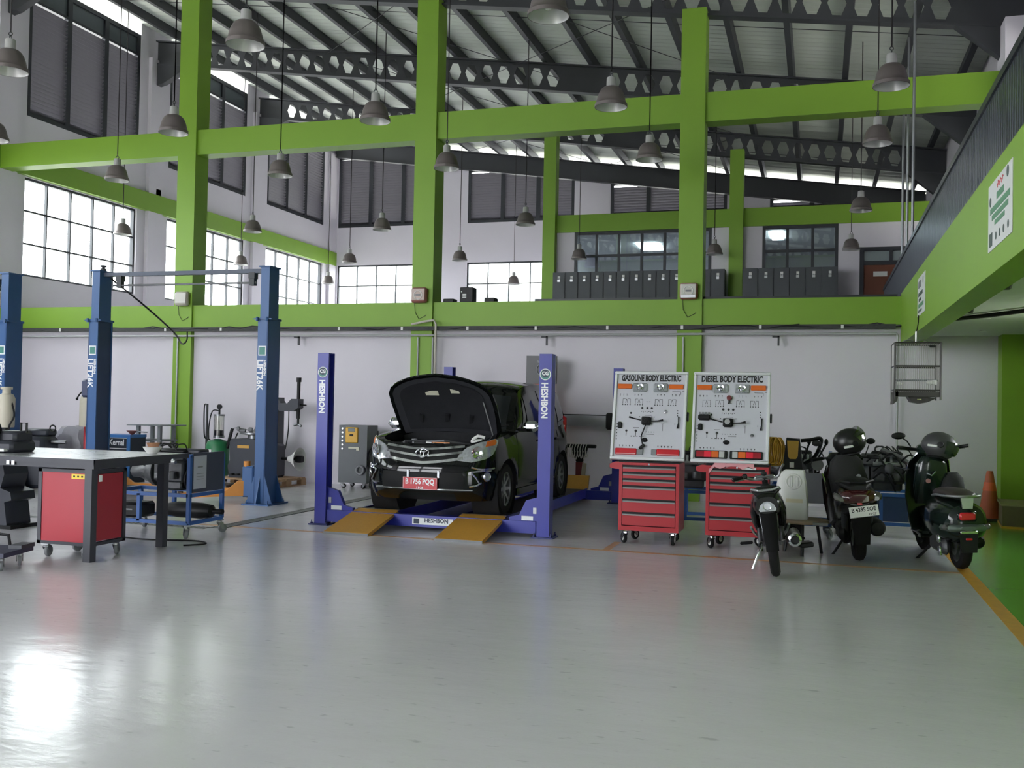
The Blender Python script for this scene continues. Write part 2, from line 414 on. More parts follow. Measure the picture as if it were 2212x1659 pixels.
# balcony on the right
bal = struct('balcony', MB().bx(1.2, 1.45, YO, YF, 2.56, 3.35), GREEN)
struct('soffit', MB().bx(1.45, XR, YO, YF, 2.69, 2.8), CEILW, bal)
struct('deck', MB().bx(1.45, XR, YO, YF + 4, 3.2, 3.3), CEILW, bal)
RAILM = M('dark_railing_metal', (52, 56, 66), .3, .55, var=.15, scale=3)
rl = thing('railing', 'dark metal slat railing along the green balcony edge', 'railing', (1.26, 0, 3.35))
y0, y1 = 3.0, 21.4
MB().bx(-.03, .03, y0, y1, .62, .68).build('top_rail', RAILM, rl, False)
MB().bx(-.02, .02, y0, y1, .03, .06).build('bottom_rail', RAILM, rl, False)
sl = MB().prism([(-.012, -.032), (.0, -.037), (.012, -.032), (.012, .032), (0, .037), (-.012, .032)], .0, .63, 'z').build('slat', RAILM, None, False)
sl.parent = rl; sl.location = (0, y0 + .05, 0)
for k in range(1, int((y1 - y0) / .085)):
    o = sl.copy(); COL.objects.link(o); o.parent = rl; o.location = (0, y0 + .05 + k * .085, 0)
# steel hanger pipes rising from the balcony
for x, y, lb in ((1.32, 15.9, 'nearest'), (1.36, 17.4, 'middle'), (1.4, 18.9, 'farthest')):
    tag(MB().tube([(x, y, 3.3 + (.0)), (x, y, ZS(x) - .7)], .022, 8).build('hanger_pipe', STEEL), 'thin steel hanger pipe rising from the balcony to the roof, %s of three' % lb, 'pipe', 'hanger pipes above the balcony')

# rooms on the mezzanine --------------------------------------------
hs = [(-6.27, -2.66, 4.2, 6.12), (-1.4, .42, 4.2, 6.12), (.92, 2.3, 3.2, 5.52)]
rm = struct('wall_rooms', holed(MB(), 'y', YM, YM + .18, -6.9, XR, 3.2, 6.15, hs), WHITE)
struct('ring_beam', MB().bx(-6.9, XR, YM - .06, YM + .3, 6.12, 6.58), GREEN, rm)
struct('room_ceiling', MB().bx(-6.9, XR, YM + .18, YB, 6.15, 6.3), CEILW, rm)
struct('room_side', MB().bx(-6.95, -6.8, YM, YB, 3.2, 6.5), WHITE, rm)
struct('room_divider', MB().bx(-1.95, -1.83, YM + .18, YB, 3.2, 6.15), WHITE, rm)
for x in (-6.93, -2.04): struct('column', MB().bx(x - .17, x + .17, YM - .22, YM + .1, 3.2, ZS(x) - .85), GREEN)
window('grid', 'y', YM + .05, -6.27, -2.66, 4.2, 6.12, 6, 3, -1, fw=.08, pane=DPANE, bar=.07)
window('grid', 'y', YM + .05, -1.4, .42, 4.2, 6.12, 3, 3, -1, fw=.08, pane=DPANE, bar=.07)
PANELL = emit_mat('lit_ceiling_panel', (240, 248, 255), 34.0)
tag(MB().bx(-5.0, -4.4, 27.6, 28.8, 6.1, 6.148).build('ceiling_light', PANELL, None, False), 'lit rectangular ceiling panel seen through the long room window', 'lamp')
tag(MB().bx(-1.25, -.95, 26.4, 27.6, 6.1, 6.148).build('ceiling_light', PANELL, None, False), 'lit ceiling panel behind the small room window', 'lamp')
# door of the end room
WOODR = M('reddish_wood_door', (112, 62, 42), .5, var=.15, scale=5, stretch=(1, 1, .15))
d = struct('door_1', MB().bx(1.02, 2.2, YM + .04, YM + .1, 3.2, 5.08), WOODR)
for a in ((.92, 1.02, 3.2, 5.52), (2.2, 2.3, 3.2, 5.52), (1.02, 2.2, 5.08, 5.18), (1.02, 2.2, 5.42, 5.52), (1.6, 1.68, 5.18, 5.42)):
    struct('door_frame', MB().bx(a[0], a[1], YM, YM + .14, a[2], a[3]), FRAME_DK, d)
struct('fanlight', MB().bx(1.02, 2.2, YM + .06, YM + .07, 5.18, 5.42), M('pale_fanlight_glass', (150, 160, 162), .2), d)
struct('door_glass', MB().bx(1.72, 1.88, YM + .03, YM + .042, 4.3, 4.95), M('pale_fanlight_glass', (150, 160, 162)), d)
struct('door_sign', MB().bx(1.24, 1.56, YM + .03, YM + .042, 4.8, 4.92), WHITEP, d)

# roof ------------------------------------------------------------------
rf = struct('ceiling', None, None)
yy = [YO - .6] + [LB[0] - .6 + BAY * k for k in range(0, 8)] + [YB + 1.2]
X0, X1 = XL - .9, XR + .9
for a, b in zip(yy, yy[1:]):                                        # sheets of one bay
    rows = []; n = int((b - a) / .11)
    for k in range(n + 1):
        y = a + (b - a) * k / n; d = .014 * (1 if k % 2 else -1) + random.uniform(-.006, .006); rows.append([(x, y, ZS(x) + d) for x in (X0, (X0 + X1) / 2, X1)])
    g = MB().grid(rows); g.grid([[(p[0], p[1], p[2] + .03) for p in r] for r in rows])
    struct('roof_sheet', g, FOIL, rf)
px = []
x = XR - .35
while x > XL: px.append(x); x -= 1.07
pm = MB().bx(-.055, .055, YO - .4, YB + .6, -.2, 0)
p0 = struct('purlin', pm, STEEL_DK, rf); p0.location = (px[0], 0, ZS(px[0]) - .02); p0.rotation_euler = (0, radians(8), 0)
for x in px[1:]:
    o = p0.copy(); COL.objects.link(o); o.parent = rf; o.location = (x, 0, ZS(x) - .02)
def rafter(y, solid=False):
    """castellated I-beam following the slope, hexagonal web openings"""
    zb = lambda x: ZS(x) - .24 - .62; zt = lambda x: ZS(x) - .24
    m = MB(); m2 = MB()
    xa, xb = XL + .05, XR - .02
    for z in (zb, zt):                                               # flanges
        s = 1 if z is zb else -1
        m.prism([(xa, z(xa)), (xb, z(xb)), (xb, z(xb) + .03 * s), (xa, z(xa) + .03 * s)], y - .1, y + .1, 'y')
    P = lambda x, v: (x, y, zb(x) + .03 + .56 * v)
    step = .38; x = xa; spans = []
    solids = [(xa, xa + .9), (-5.6, -4.6), (xb - 1.0, xb)]
    vs = []; fs = []
    def web(poly):
        o = len(vs)
        for xx, v in poly: q = P(xx, v); vs.append((q[0], y - .006, q[2])); vs.append((q[0], y + .006, q[2]))
        n = len(poly)
        fs.append(tuple(o + 2 * i for i in range(n))[::-1]); fs.append(tuple(o + 2 * i + 1 for i in range(n)))
        for i in range(n): j = (i + 1) % n; fs.append((o + 2*i, o + 2*j, o + 2*j + 1, o + 2*i + 1))
    if solid: web([(xa, 0), (xb, 0), (xb, 1), (xa, 1)])
    else:
        cur = xa
        for s0, s1 in solids:
            n = int((s0 - cur) / step)
            if n > 0:
                st = (s0 - cur) / n
                for i in range(n):
                    a = cur + i * st; b = a + st; c = (a + b) / 2; h = .148; q = .07; lo, hi = .15, .85
                    web([(a, 0), (c, 0), (c, lo), (c - q, lo), (c - h, .5), (a, .5)])
                    web([(c, 0), (b, 0), (b, .5), (c + h, .5), (c + q, lo), (c, lo)])
                    web([(a, .5), (c - h, .5), (c - q, hi), (c, hi), (c, 1), (a, 1)])
                    web([(c + h, .5), (b, .5), (b, 1), (c, 1), (c, hi), (c + q, hi)])
            web([(s0, 0), (s1, 0), (s1, 1), (s0, 1)]); cur = s1
    m.add(vs, fs)
    # haunches at both ends
    if not solid: m.prism([(xa, zb(xa) - .55), (xa + .25, zb(xa) - .5), (xa + 1.0, zb(xa + 1.0)), (xa, zb(xa))], y - .09, y + .09, 'y')
    if not solid: m.prism([(xb, zb(xb) - .55), (xb - .25, zb(xb) - .5), (xb - 1.0, zb(xb - 1.0)), (xb, zb(xb))], y - .09, y + .09, 'y')
    struct('rafter', m, STEEL_DK, rf)
for k in range(8):
    y = LB[0] - .6 + BAY * k
    if y < YB - 1: rafter(y)
rafter(YB - .12, True)
# sag and wind bracing rods under the sheets
for a, b in zip(yy[1:], yy[2:]):
    mb = MB()
    for x0_, x1_ in ((-11.5, -6.7), (-6.7, -1.9)):
        mb.tube([(x0_, a, ZS(x0_) - .3), (x1_, b, ZS(x1_) - .3)], .008, 5); mb.tube([(x1_, a, ZS(x1_) - .3), (x0_, b, ZS(x0_) - .3)], .008, 5)
    mb.tube([(XL + .3, (a + b) / 2, ZS(XL + .3) - .1), (XR - .3, (a + b) / 2, ZS(XR - .3) - .1)], .008, 5)
    struct('brace_rod', mb, STEEL_DK, rf)

# ================================================================== PENDANT LAMPS
LAMPM = M('lamp_spun_metal', (116, 108, 106), .42, .35, var=.12, scale=5)
LAMPI = M('lamp_reflector_inside', (205, 205, 203), .35, .2, var=.05)
def make_lamp():
    t = thing('pendant_lamp', '', 'lamp', group='bell pendant lamps under the roof')
    prof = [(.062, .262), (.1, .25), (.132, .222), (.156, .18), (.172, .13), (.182, .085), (.19, .055), (.205, .04), (.207, 0), (.201, 0)]
    MB().lathe(prof, n=20).build('shade', LAMPM, t)
    MB().lathe([(.2, .001), (.186, .05), (.168, .125), (.152, .172), (.128, .212), (.098, .238), (.06, .248), (0, .25)], n=20).build('reflector', LAMPI, t)
    MB().lathe([(0, .38), (.05, .38), (.058, .37), (.062, .26), (0, .26)], n=14).build('neck', M('lamp_neck_grey', (168, 168, 166), .45), t)
    MB().lathe([(0, .06), (.03, .07), (.045, .11), (.03, .16), (.02, .2), (.02, .23)], n=10).build('bulb', M('frosted_bulb', (225, 225, 220), .3), t)
    m = MB().torus((0, 0, .405), .024, .006, 'y', 12, 5); m.torus((0, 0, .445), .02, .006, 'x', 12, 5); m.build('hook', STEEL_DK, t)
    return t
cable_m = MB().tube([(0, 0, 0), (0, 0, 1)], .009, 6)
cab0 = cable_m.build('cable', M('dark_lamp_cable', (45, 42, 44), .6), None)
LP = [(-9.07, 9.15), (-5.88, 9.09), (-2.55, 9.14), (-11.75, 11.6), (-8.84, 11.9), (-5.75, 12.03), (-2.55, 12.16), (.76, 12.13), (-11.77, 14.31), (-8.73, 14.63), (-5.78, 14.78), (-2.52, 14.93), (.75, 14.73),
      (-15.59, 19.2), (-12.29, 19.47), (-9.25, 19.82), (-5.95, 19.84), (-2.5, 19.75), (.72, 19.68), (-15.67, 24.25), (-12.36, 24.44), (-9.17, 24.54), (-5.97, 24.8), (-2.5, 24.64), (.69, 24.46), (-15.3, 28.76), (-9.27, 29.74)]
ROWN = ['nearest row', 'second row', 'third row', 'fourth row', 'fifth row', 'last row by the far wall']
lamp0 = make_lamp()
for i, (x, y) in enumerate(LP):
    o = lamp0 if i == 0 else copy_tree(lamp0)
    c = cab0 if i == 0 else cab0.copy()
    o.location = (x, y, 5.3); o.rotation_euler = (0, 0, random.random() * 6)
    rw = 0 if y < 10 else 1 if y < 13 else 2 if y < 17 else 3 if y < 22 else 4 if y < 27 else 5
    cn = 'above the balcony side' if x > 0 else 'in line with the right column' if x > -4 else 'in line with the middle column' if x > -7 else 'left of the middle column' if x > -10.5 else 'in line with the left column' if x > -14 else 'beside the left wall windows'
    o['label'] = 'grey bell pendant lamp, ' + ROWN[rw] + ', ' + cn
    if i: COL.objects.link(c)
    c.parent = o; c.location = (0, 0, .46); c.scale = (1, 1, ZS(x) - .04 - 5.76)

# ================================================================== FIXTURES ON THE PARTITION
PIPE = M('pale_conduit_pipe', (176, 178, 178), .45, .2, var=.08)
def pipe(name, pts, r, mat, label, cat='pipe', group=None, n=8):
    return tag(MB().tube(pts, r, n).build(name, mat), label, cat, group)
pipe('conduit_pipe', [(XL + .05, 16.16, 2.70), (-5, 16.16, 2.715), (1.13, 16.16, 2.73), (1.15, 16.16, 2.68), (1.15, 16.16, .05)], .02, PIPE, 'long pale conduit running under the cable tray and down the corner')
TRAY = M('dark_cable_bundle', (62, 64, 62), .7, var=.3, scale=18, bump=.5, bscale=30)
tr = thing('cable_tray', 'dark cable tray with loose wires under the green edge beam', 'cable tray', (0, 16.2, 2.83))
mb = MB().bx(XL + .1, 1.12, -.06, .0, -.035, .04); mb.build('tray', TRAY, tr, False)
mb = MB(); x = XL + .2
while x < 1.0:
    pts = [(x + k * .25, -.04 - .02 * random.random(), .0 + .05 * (random.random() - .5) + (.05 if random.random() < .12 else 0)) for k in range(7)]
    mb.tube(pts, .012, 5); x += 1.2
mb.build('cables', M('black_cable', (36, 36, 38), .6), tr)
for k in range(14): MB().bx(-15.8 + k * 1.24, -15.76 + k * 1.24, -.07, -.06, -.03, .03).build('clip', WHITEP, tr, False)
for i, x in enumerate((-9.15, -4.42, -.62)):
    tag(MB().bx(x - .09, x + .02, 16.1, 16.13, 2.66, 2.69).bx(x - .01, x + .02, 16.1, 16.13, 2.53, 2.69).build('wall_bracket', STEEL_DK, None, False), 'small dark L bracket on the pipe ' + ['left of the car', 'right above the car', 'above the diesel board'][i], 'bracket', 'wall brackets')
for x, l in ((-11.8, 'left'), (-6.8, 'middle'), (-2.12, 'right')):
    zl = .55 if l == 'left' else 1.5 if l == 'middle' else 1.3
    pipe('riser_pipe', [(x, 16.175, 2.675), (x, 16.175, zl)], .016, PIPE, 'thin vertical conduit on the front of the %s green column' % l, group='conduits on the columns')
pipe('riser_pipe', [(-6.52, 16.175, 2.675), (-6.52, 16.175, .3)], .016, PIPE, 'thin vertical conduit at the right edge of the middle column')
pipe('air_hose', [(-6.9, 16.1, 2.9), (-6.65, 16.1, 2.95), (-6.47, 16.08, 2.97), (-6.43, 16.08, 2.9), (-6.44, 16.1, 2.2), (-6.46, 16.12, 1.6)], .02, M('cream_hose', (196, 190, 178), .6), 'cream hose dropping from the tray behind the raised bonnet', 'hose')
# wall horn boxes on the columns
def horn(x, face, rim, label, kind):
    t = thing('wall_speaker', label, 'speaker', (x, 16.2, 3.42), group='boxes on the columns')
    w, h = .29, .27
    MB().box((0, -.055, 0), (w, .11, h), ch=.03).build('case', rim, t)
    MB().box((0, -.113, .01), (w - .04, .02, h - .06), ch=.009).build('front', face, t)
    if kind:
        MB().torus((0, -.124, .0), .075, .008, 'y', 18, 6).build('ring', WHITEP, t)
        MB().box((0, -.124, .0), (.09, .012, .03)).build('badge', GREYP, t, False)
    if kind == 2: MB().box((0, -.125, -.09), (w - .05, .012, .05), ch=.004).build('silver_band', ALU, t)
    MB().tube([(-.1, -.03, -.13), (-.09, -.02, -.3), (-.02, -.01, -.42), (.1, -.005, -.36), (.19, .05, -.2)], .005, 5).build('lead', BLACK, t)
BEIGE = M('beige_plastic', (196, 176, 168), .5); REDRIM = M('faded_red_plastic', (150, 92, 84), .5); PALE = M('pale_ivory_plastic', (206, 204, 196), .5)
horn(-11.7, PALE, M('ivory_plastic_case', (186, 180, 170), .5), 'plain ivory wall box on the left green column', 0)
horn(-6.78, BEIGE, REDRIM, 'pinkish wall box with red rim on the middle green column', 1)
horn(-2.04, PALE, REDRIM, 'ivory wall box with silver band on the right green column', 2)
for i, (x, w, h) in enumerate(((-6.3, .2, .07), (-5.96, .25, .27), (-5.53, .19, .08))):
    t = thing('network_box', ['small black box nearest the middle column on the green beam', 'tall black box with white label on the green beam', 'small black box right of the tall one on the beam'][i], 'electronics', (x, 16.42, 3.302), group='black boxes on the beam')
    MB().box((0, 0, h / 2), (w, .2, h), ch=.012).build('case', BLACK, t)
    if i == 1:
        MB().bx(-.07, .0, -.104, -.1, .12, .15).bx(-.07, 0, -.104, -.1, .08, .1).bx(-.1, -.08, -.104, -.1, .18, .2).build('label_sticker', WHITEP, t, False)
pipe('sagging_cable', SMOOTH([(-10.55, 12.75, 3.36), (-10.1, 13.0, 2.95), (-10.3, 14.0, 2.62), (-11.0, 15.2, 2.5), (-11.4, 15.9, 2.6), (-11.55, 16.12, 2.78)]), .014, BLACK, 'black cable sagging from the blue lift post to the wall', 'cable')

# lockers on the mezzanine -------------------------------------------
LOCK = M('slate_locker_paint', (72, 76, 80), .5, var=.06)
def locker_bank(x0, n, w, label):
    for i in range(n):
        x = x0 + i * w
        t = thing('locker', 'dark grey locker, number %s from the left in the %s' % (['one','two','three','four','five','six','seven','eight','nine','ten','eleven','twelve','thirteen'][i], label), 'locker', (x + w / 2, 24.9, 3.2), group='grey lockers on the mezzanine')
        MB().bx(-w / 2 + .004, w / 2 - .004, -.2, .25, 0, 1.75).build('body', LOCK, t, False)
        d = MB().bx(-w / 2 + .02, w / 2 - .02, -.215, -.2, .05, 1.71).build('door', LOCK, t, False)
        MB().bx(-.03, .035, -.222, -.215, 1.58, 1.65).build('number_tag', WHITEP, d, False)
        p = MB().bx(-.035, .035, -.24, -.215, 1.5, 1.56); p.torus((0, -.225, 1.565), .022, .006, 'y', 10, 5); p.build('padlock', ALU, d, False)
locker_bank(-6.64, 13, .338, 'long bank'); locker_bank(-1.82, 6, .372, 'short bank')

# ================================================================== FOUR-POST LIFT
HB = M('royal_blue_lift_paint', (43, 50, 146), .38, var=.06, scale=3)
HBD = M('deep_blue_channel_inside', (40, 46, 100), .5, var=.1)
RAMPY = M('ochre_ramp_paint', (190, 140, 52), .55, var=.12, scale=30, bump=.4, bscale=220)
RUNT = M('black_grit_runway', (44, 45, 48), .6, var=.2, scale=40)
LETW = M('white_lettering', (228, 230, 232), .5, var=.02); LOGOG = M('teal_logo_print', (70, 130, 120), .5); LOGOD = M('dark_logo_print', (40, 52, 72), .5)
RX0, RX1, RY0, RY1 = -5.85, -3.0, 11.0, 15.3
L4 = thing('four_post_lift', 'royal blue four post car lift with ochre ramps under the black car', 'car lift', (0, 0, 0))
def post4(x, y, inner, text):
    """C-channel post: front web, side flanges; inner=+1 channel opens to +x"""
    s = inner; p = MB()
    p.bx(x - .075, x + .075, y - .08, y - .05, .0, 2.11); p.bx(x - .075, x + .075, y + .05, y + .08, 0, 2.11)
    p.bx(x - s * .075, x - s * .05, y - .05, y + .05, 0, 2.11)
    o = p.build('post', HB, L4, False)
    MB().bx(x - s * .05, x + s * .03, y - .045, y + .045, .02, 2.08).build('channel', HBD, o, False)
    MB().bx(x - .075, x + .075, y - .08, y + .08, 2.11, 2.118).build('post_cap', HB, o, False)
    b = MB().bx(x - .13, x + .13, y - .13, y + .13, 0, .015)
    for dx in (-.1, .1):
        for dy in (-.1, .1): b.lathe([(.016, .015), (.016, .035), (.007, .035), (.007, .06), (0, .06)], (x + dx, y + dy, 0), 'z', 6)
    b.build('base_plate', HBD, L4, False)
    g = MB().prism([(x + s * .05, .05), (x + s * .42, .05), (x + s * .42, .22), (x + s * .3, .25), (x + s * .22, .42), (x + s * .05, .47)], y - .03, y + .03, 'y').build('carriage', HB, L4, False)
    MB().bx(x + s * .2 - .07, x + s * .2 + .07, y - .035, y - .03, .19, .24).build('white_sticker', LETW, g, False)
    MB().bx(x + s * .11 - .02, x + s * .11 + .02, y - .037, y - .03, .27, .34).build('latch', STEEL, g, False)
    if text:
        c = MB().lathe([(0, -.084), (.062, -.084), (.062, -.08), (0, -.08)], (x, y, 1.88), 'y', 24).build('logo_disc', LOGOG, o)
        MB().torus((x, y - .084, 1.88), .062, .006, 'y', 28, 5).build('logo_ring', LETW, o)
        m = MB().lathe([(0, -.087), (.045, -.087), (.045, -.083), (0, -.083)], (x, y, 1.89), 'y', 20); m.build('logo_center', LOGOD, o)
        text_mesh(MB(), 'CG', .055, FRONT(x, y - .088, 1.89), .001, .003).build('logo_letters', LETW, o, False)
        text_mesh(MB(), 'HESHBON', .105, DOWN(x - .01, y - .082, 1.58), .001, .004, .86).build('lettering', LETW, o, False)
post4(RX0, RY0, 1, True); post4(RX1, RY0, -1, True); post4(RX0, RY1, 1, False); post4(RX1, RY1, -1, False)
for y in (RY0, RY1):
    cb = MB().bx(RX0 + .09, RX1 - .09, y - .07, y + .07, .045, .185).build('crossbeam', HB, L4, False)
    if y == RY0:
        MB().bx(-4.62, -4.1, y - .075, y - .07, .075, .155).build('maker_sticker', LETW, cb, False)
        text_mesh(MB(), 'HESHBON', .07, FRONT(-4.31, y - .077, .125), .001, .002, .95).build('sticker_lettering', LOGOD, cb, False)
        MB().bx(-4.6, -4.53, y - .078, y - .075, .085, .145).build('sticker_logo', LOGOD, cb, False)
        m = MB()
        for k in range(4): m.bx(-4.02 + k * .05, -3.985 + k * .05, y - .074, y - .07, .08 + .01 * (k % 2), .14)
        m.build('scuffed_sticker', LETW, cb, False)
for xa, xb in ((-5.42, -4.86), (-4.05, -3.49)):
    r = MB().bx(xa, xb, RY0 + .05, RY1 + .05, .07, .185).build('runway', HB, L4, False)
    MB().bx(xa + .015, xb - .015, RY0 + .06, RY1 + .04, .185, .192).build('runway_tread', RUNT, r, False)
    MB().bx(xa, xa + .015, RY0 + .06, RY1 + .04, .185, .21).bx(xb - .015, xb, RY0 + .06, RY1 + .04, .185, .21).build('runway_edge', HB, r, False)
    rp = MB().prism([(10.22, .0), (10.22, .03), (11.1, .215), (11.12, .19), (10.3, .0)], xa, xb, 'x').build('ramp', RAMPY, L4, False)
    MB().bx(xa - .002, xb + .002, 10.212, 10.222, .0, .028).build('ramp_lip', GREYP, rp, False)
    MB().tube([(xa, 11.1, .2), (xb, 11.1, .2)], .018, 8).build('ramp_hinge', STEEL, rp)
    MB().prism([(15.36, .19), (15.42, .19), (15.5, .4), (15.44, .4)], xa, xb, 'x').build('rear_stop', RAMPY, L4, False)

# ================================================================== TWO-POST LIFTS
TB = M('steel_blue_lift_paint', (50, 88, 138), .42, var=.08, scale=3); ORA = M('orange_lift_arm_paint', (196, 128, 52), .5, var=.12)
LBX, LBY = -7.7, 12.7
L2 = thing('two_post_lift', 'steel blue two post lift with crossbar and orange arms left of the car', 'car lift', (0, 0, 0), group='two post lifts')
def post2(x, s):
    """s=+1: carriage faces -x"""
    y = LBY
    p = MB(); a, b = .085, .165
    p.bx(x - a, x + a, y - b, y - b + .02, 0, 2.7); p.bx(x - a, x + a, y + b - .02, y + b, 0, 2.7); p.bx(x + s * a, x + s * (a - .02), y - b, y + b, 0, 2.7)
    o = p.build('post', TB, L2, False)
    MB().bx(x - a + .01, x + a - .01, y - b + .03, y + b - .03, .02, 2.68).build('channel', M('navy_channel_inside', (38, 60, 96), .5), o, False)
    MB().bx(x - .07, x + .07, y - .135, y + .135, 2.7, 3.45).build('upper_post', TB, o, False)
    f = MB().bx(x - .1, x + .1, y - .18, y + .18, 2.68, 2.71)
    for d in (-1, 1): f.tube([(x + d * .08, y - .2, 2.72), (x + d * .08, y - .2, 2.66)], .02, 6); f.bx(x + d * .1 - .05, x + d * .1 + .05, y - .19, y - .16, 2.685, 2.7)
    f.build('flange', TB, o, False)
    MB().bx(x - .09, x + .09, y - .16, y + .16, 3.45, 3.47).build('top_plate', TB, o, False)
    m = MB(); text_mesh(m, 'LIFT26K', .135, DOWN(x - .035, y - b - .003, 1.88), .001, .004, .95); text_mesh(m, 'HESHBON', .055, DOWN(x + .045, y - b - .003, 1.98), .001, .002, .9)
    m.build('lettering', LETW, o, False)
    MB().bx(x - .065, x + .06, y - b - .004, y - b, 2.16, 2.3).build('logo_plate', LETW, o, False)
    MB().bx(x - .05, x + .045, y - b - .006, y - b - .003, 2.175, 2.285).build('logo_print', LOGOG, o, False)
    bp = MB().bx(x - .22, x + .22, y - .28, y + .28, 0, .02)
    for dx in (-1, 1): bp.prism([(x + dx * .085, .02), (x + dx * .21, .02), (x + dx * .085, .42)], y - .17, y - .15, 'y'); bp.prism([(x + dx * .085, .02), (x + dx * .21, .02), (x + dx * .085, .42)], y + .15, y + .17, 'y')
    bp.prism([(y - .165, .02), (y - .27, .02), (y - .165, .4)], x - .01, x + .01, 'x')
    for dx in (-.17, .17):
        for dy in (-.22, .22): bp.lathe([(.018, .02), (.018, .04), (.008, .04), (.008, .07), (0, .07)], (x + dx, y + dy, 0), 'z', 6)
    bp.build('base', TB, L2, False)
    c = MB().bx(x - s * .11, x - s * .3, y - .16, y + .16, .1, .55, ch=.02).build('carriage', TB, L2, False)
    MB().bx(x - s * .28, x - s * .31, y - .13, y + .02, .13, .16).build('white_sticker', LETW, c, False)
    for dy, ln in ((-.55, 1.05), (.5, .95)):
        e = Vector((x - s * ln, y + dy, .11)); st = Vector((x - s * .25, y + dy * .15, .14)); dv = (e - st).normalized()
        arm = MB(); L = (e - st).length; fm = frame_mx(st, dv, Vector((0, 0, 1)).cross(dv))
        arm.prism([(0, -.02), (.0, .2), (.12, .2), (.3, .06), (L, .05), (L, -.02)], -.06, .06, 'y', fm); ao = arm.build('arm', ORA, L2, False)
        MB().lathe([(.0, 0), (.035, 0), (.035, .03), (.09, .05), (.09, .075), (0, .075)], (e.x, e.y, .15), 'z', 16).build('lift_pad', M('brown_rubber_pad', (70, 60, 52), .7), ao)
    MB().tube([(x - s * .25, y - .1, .12), (x - s * .25, y - .1, .62)], .05, 12).build('arm_pivot', ORA, L2)
post2(LBX, 1); post2(LBX - 2.97, -1)
MB().bx(LBX - 2.9, LBX - .07, LBY - .05, LBY + .03, 3.38, 3.44).build('crossbar', M('grey_crossbar', (74, 82, 98), .5), L2, False)
MB().tube([(LBX - 2.75, LBY - .02, 3.24), (LBX - .22, LBY - .02, 3.24)], .016, 8).build('trip_rod', STEEL, L2)
for x in (LBX - .28, LBX - 2.62): MB().bx(x - .05, x + .05, LBY - .06, LBY + .04, 3.3, 3.39).bx(x - .04, x + .04, LBY - .05, LBY + .03, 3.2, 3.3).build('rod_hanger', STEEL_DK, L2, False)
MB().lathe([(.05, 0), (.05, .03), (.02, .05), (.05, .07), (.05, .09), (0, .09)], (LBX - 2.95, LBY, 3.47), 'z', 12).build('pulley', STEEL_DK, L2)
MB().bx(LBX - 3.22, LBX - 3.06, LBY - .12, LBY + .1, 1.5, 1.78, ch=.03).build('power_unit', M('navy_power_unit', (60, 66, 92), .5), L2)
L2b = copy_tree(L2); L2b.location = (-4.72, 0, 0); L2b['label'] = 'second steel blue two post lift cut off by the left picture edge'

# ================================================================== THE CAR
CARB = M('black_car_paint', (14, 17, 17), .06, var=.1, spec=.36); CARG = M('dark_car_glass', (40, 44, 46), .05, var=.03, spec=.5)
MATTE = M('matte_black_lining', (30, 31, 34), .75, var=.25, scale=14, bump=.2, spec=.2); LENS = M('clear_headlamp_lens', (178, 182, 186), .12, .5, var=.45, scale=34, coat=.6)
AMBER = M('amber_lens', (214, 104, 40), .2, var=.1, coat=.5); REDL = M('red_lens', (190, 34, 44), .2, var=.1, coat=.5); PLATER = M('red_plate', (184, 34, 46), .4, var=.04)
def lerp_tab(t, x):
    if x <= t[0][0]: return t[0][1]
    for (a, va), (b, vb) in zip(t, t[1:]):
        if x <= b: return va + (vb - va) * (x - a) / (b - a)
    return t[-1][1]
class Wrap:
    """body shell as a wall that follows a plan outline; coordinates (s along the outline, z up)"""
    def __init__(w, half, dF, dS, dR):
        P = catmull(half, 12); w.pts = P; w.L = [0]
        for a, b in zip(P, P[1:]): w.L.append(w.L[-1] + (b - a).length)
        w.S = w.L[-1]; w.dF, w.dS, w.dR = dF, dS, dR
    def P(w, s):
        q = abs(s); sg = -1 if s < 0 else 1; q = min(q, w.S - 1e-6)
        lo, hi = 0, len(w.L) - 1
        while hi - lo > 1:
            m = (lo + hi) // 2
            if w.L[m] <= q: lo = m
            else: hi = m
        t = (q - w.L[lo]) / max(1e-9, w.L[hi] - w.L[lo]); p = w.pts[lo].lerp(w.pts[hi], t)
        d0 = w.pts[min(lo+1, len(w.pts)-1)] - w.pts[max(lo-1, 0)]; d1 = w.pts[min(hi+1, len(w.pts)-1)] - w.pts[max(hi-1, 0)]
        d = d0.lerp(d1, t).normalized(); n = Vector((d.y, -d.x))
        return Vector((p.x * sg, p.y)), Vector((n.x * sg, n.y))
    def __call__(w, s, z, off=0.0):
        p, n = w.P(s); wf = max(0, -n.y) ** 2; wr = max(0, n.y) ** 2
        d = wf * lerp_tab(w.dF, z) + wr * lerp_tab(w.dR, z) + max(0, 1 - wf - wr) * lerp_tab(w.dS, z)
        q = p - n * (d - off); return Vector((q.x, q.y, z))
CW = Wrap([(0, 0), (.3, .012), (.52, .055), (.68, .15), (.775, .32), (.815, .55), (.825, .9), (.83, 1.6), (.83, 2.6), (.825, 3.3), (.8, 3.75), (.72, 4.02), (.55, 4.11), (.3, 4.14), (0, 4.145)],
          [(.2, .12), (.26, .04), (.33, .008), (.42, 0), (.54, 0), (.6, .012), (.66, .035), (.74, .065), (.82, .10), (.88, .15), (.95, .22)],
          [(.2, .05), (.28, .02), (.4, .004), (.55, 0), (.68, 0), (.78, .006), (.88, .022), (.96, .045), (1.08, .075)],
          [(.2, .1), (.3, .03), (.45, 0), (.7, .01), (1.08, .05)])
ZT = lambda y: lerp_tab([(.0, .85), (.12, .86), (.25, .885), (.6, .94), (1.05, .99), (2, 1.0), (4.1, 1.05)], y)
AX = (.75, 3.405); WR = .365
car = thing('car', 'black people carrier with raised bonnet and red plate standing on the blue lift', 'car', (-4.395, 10.62, .194))
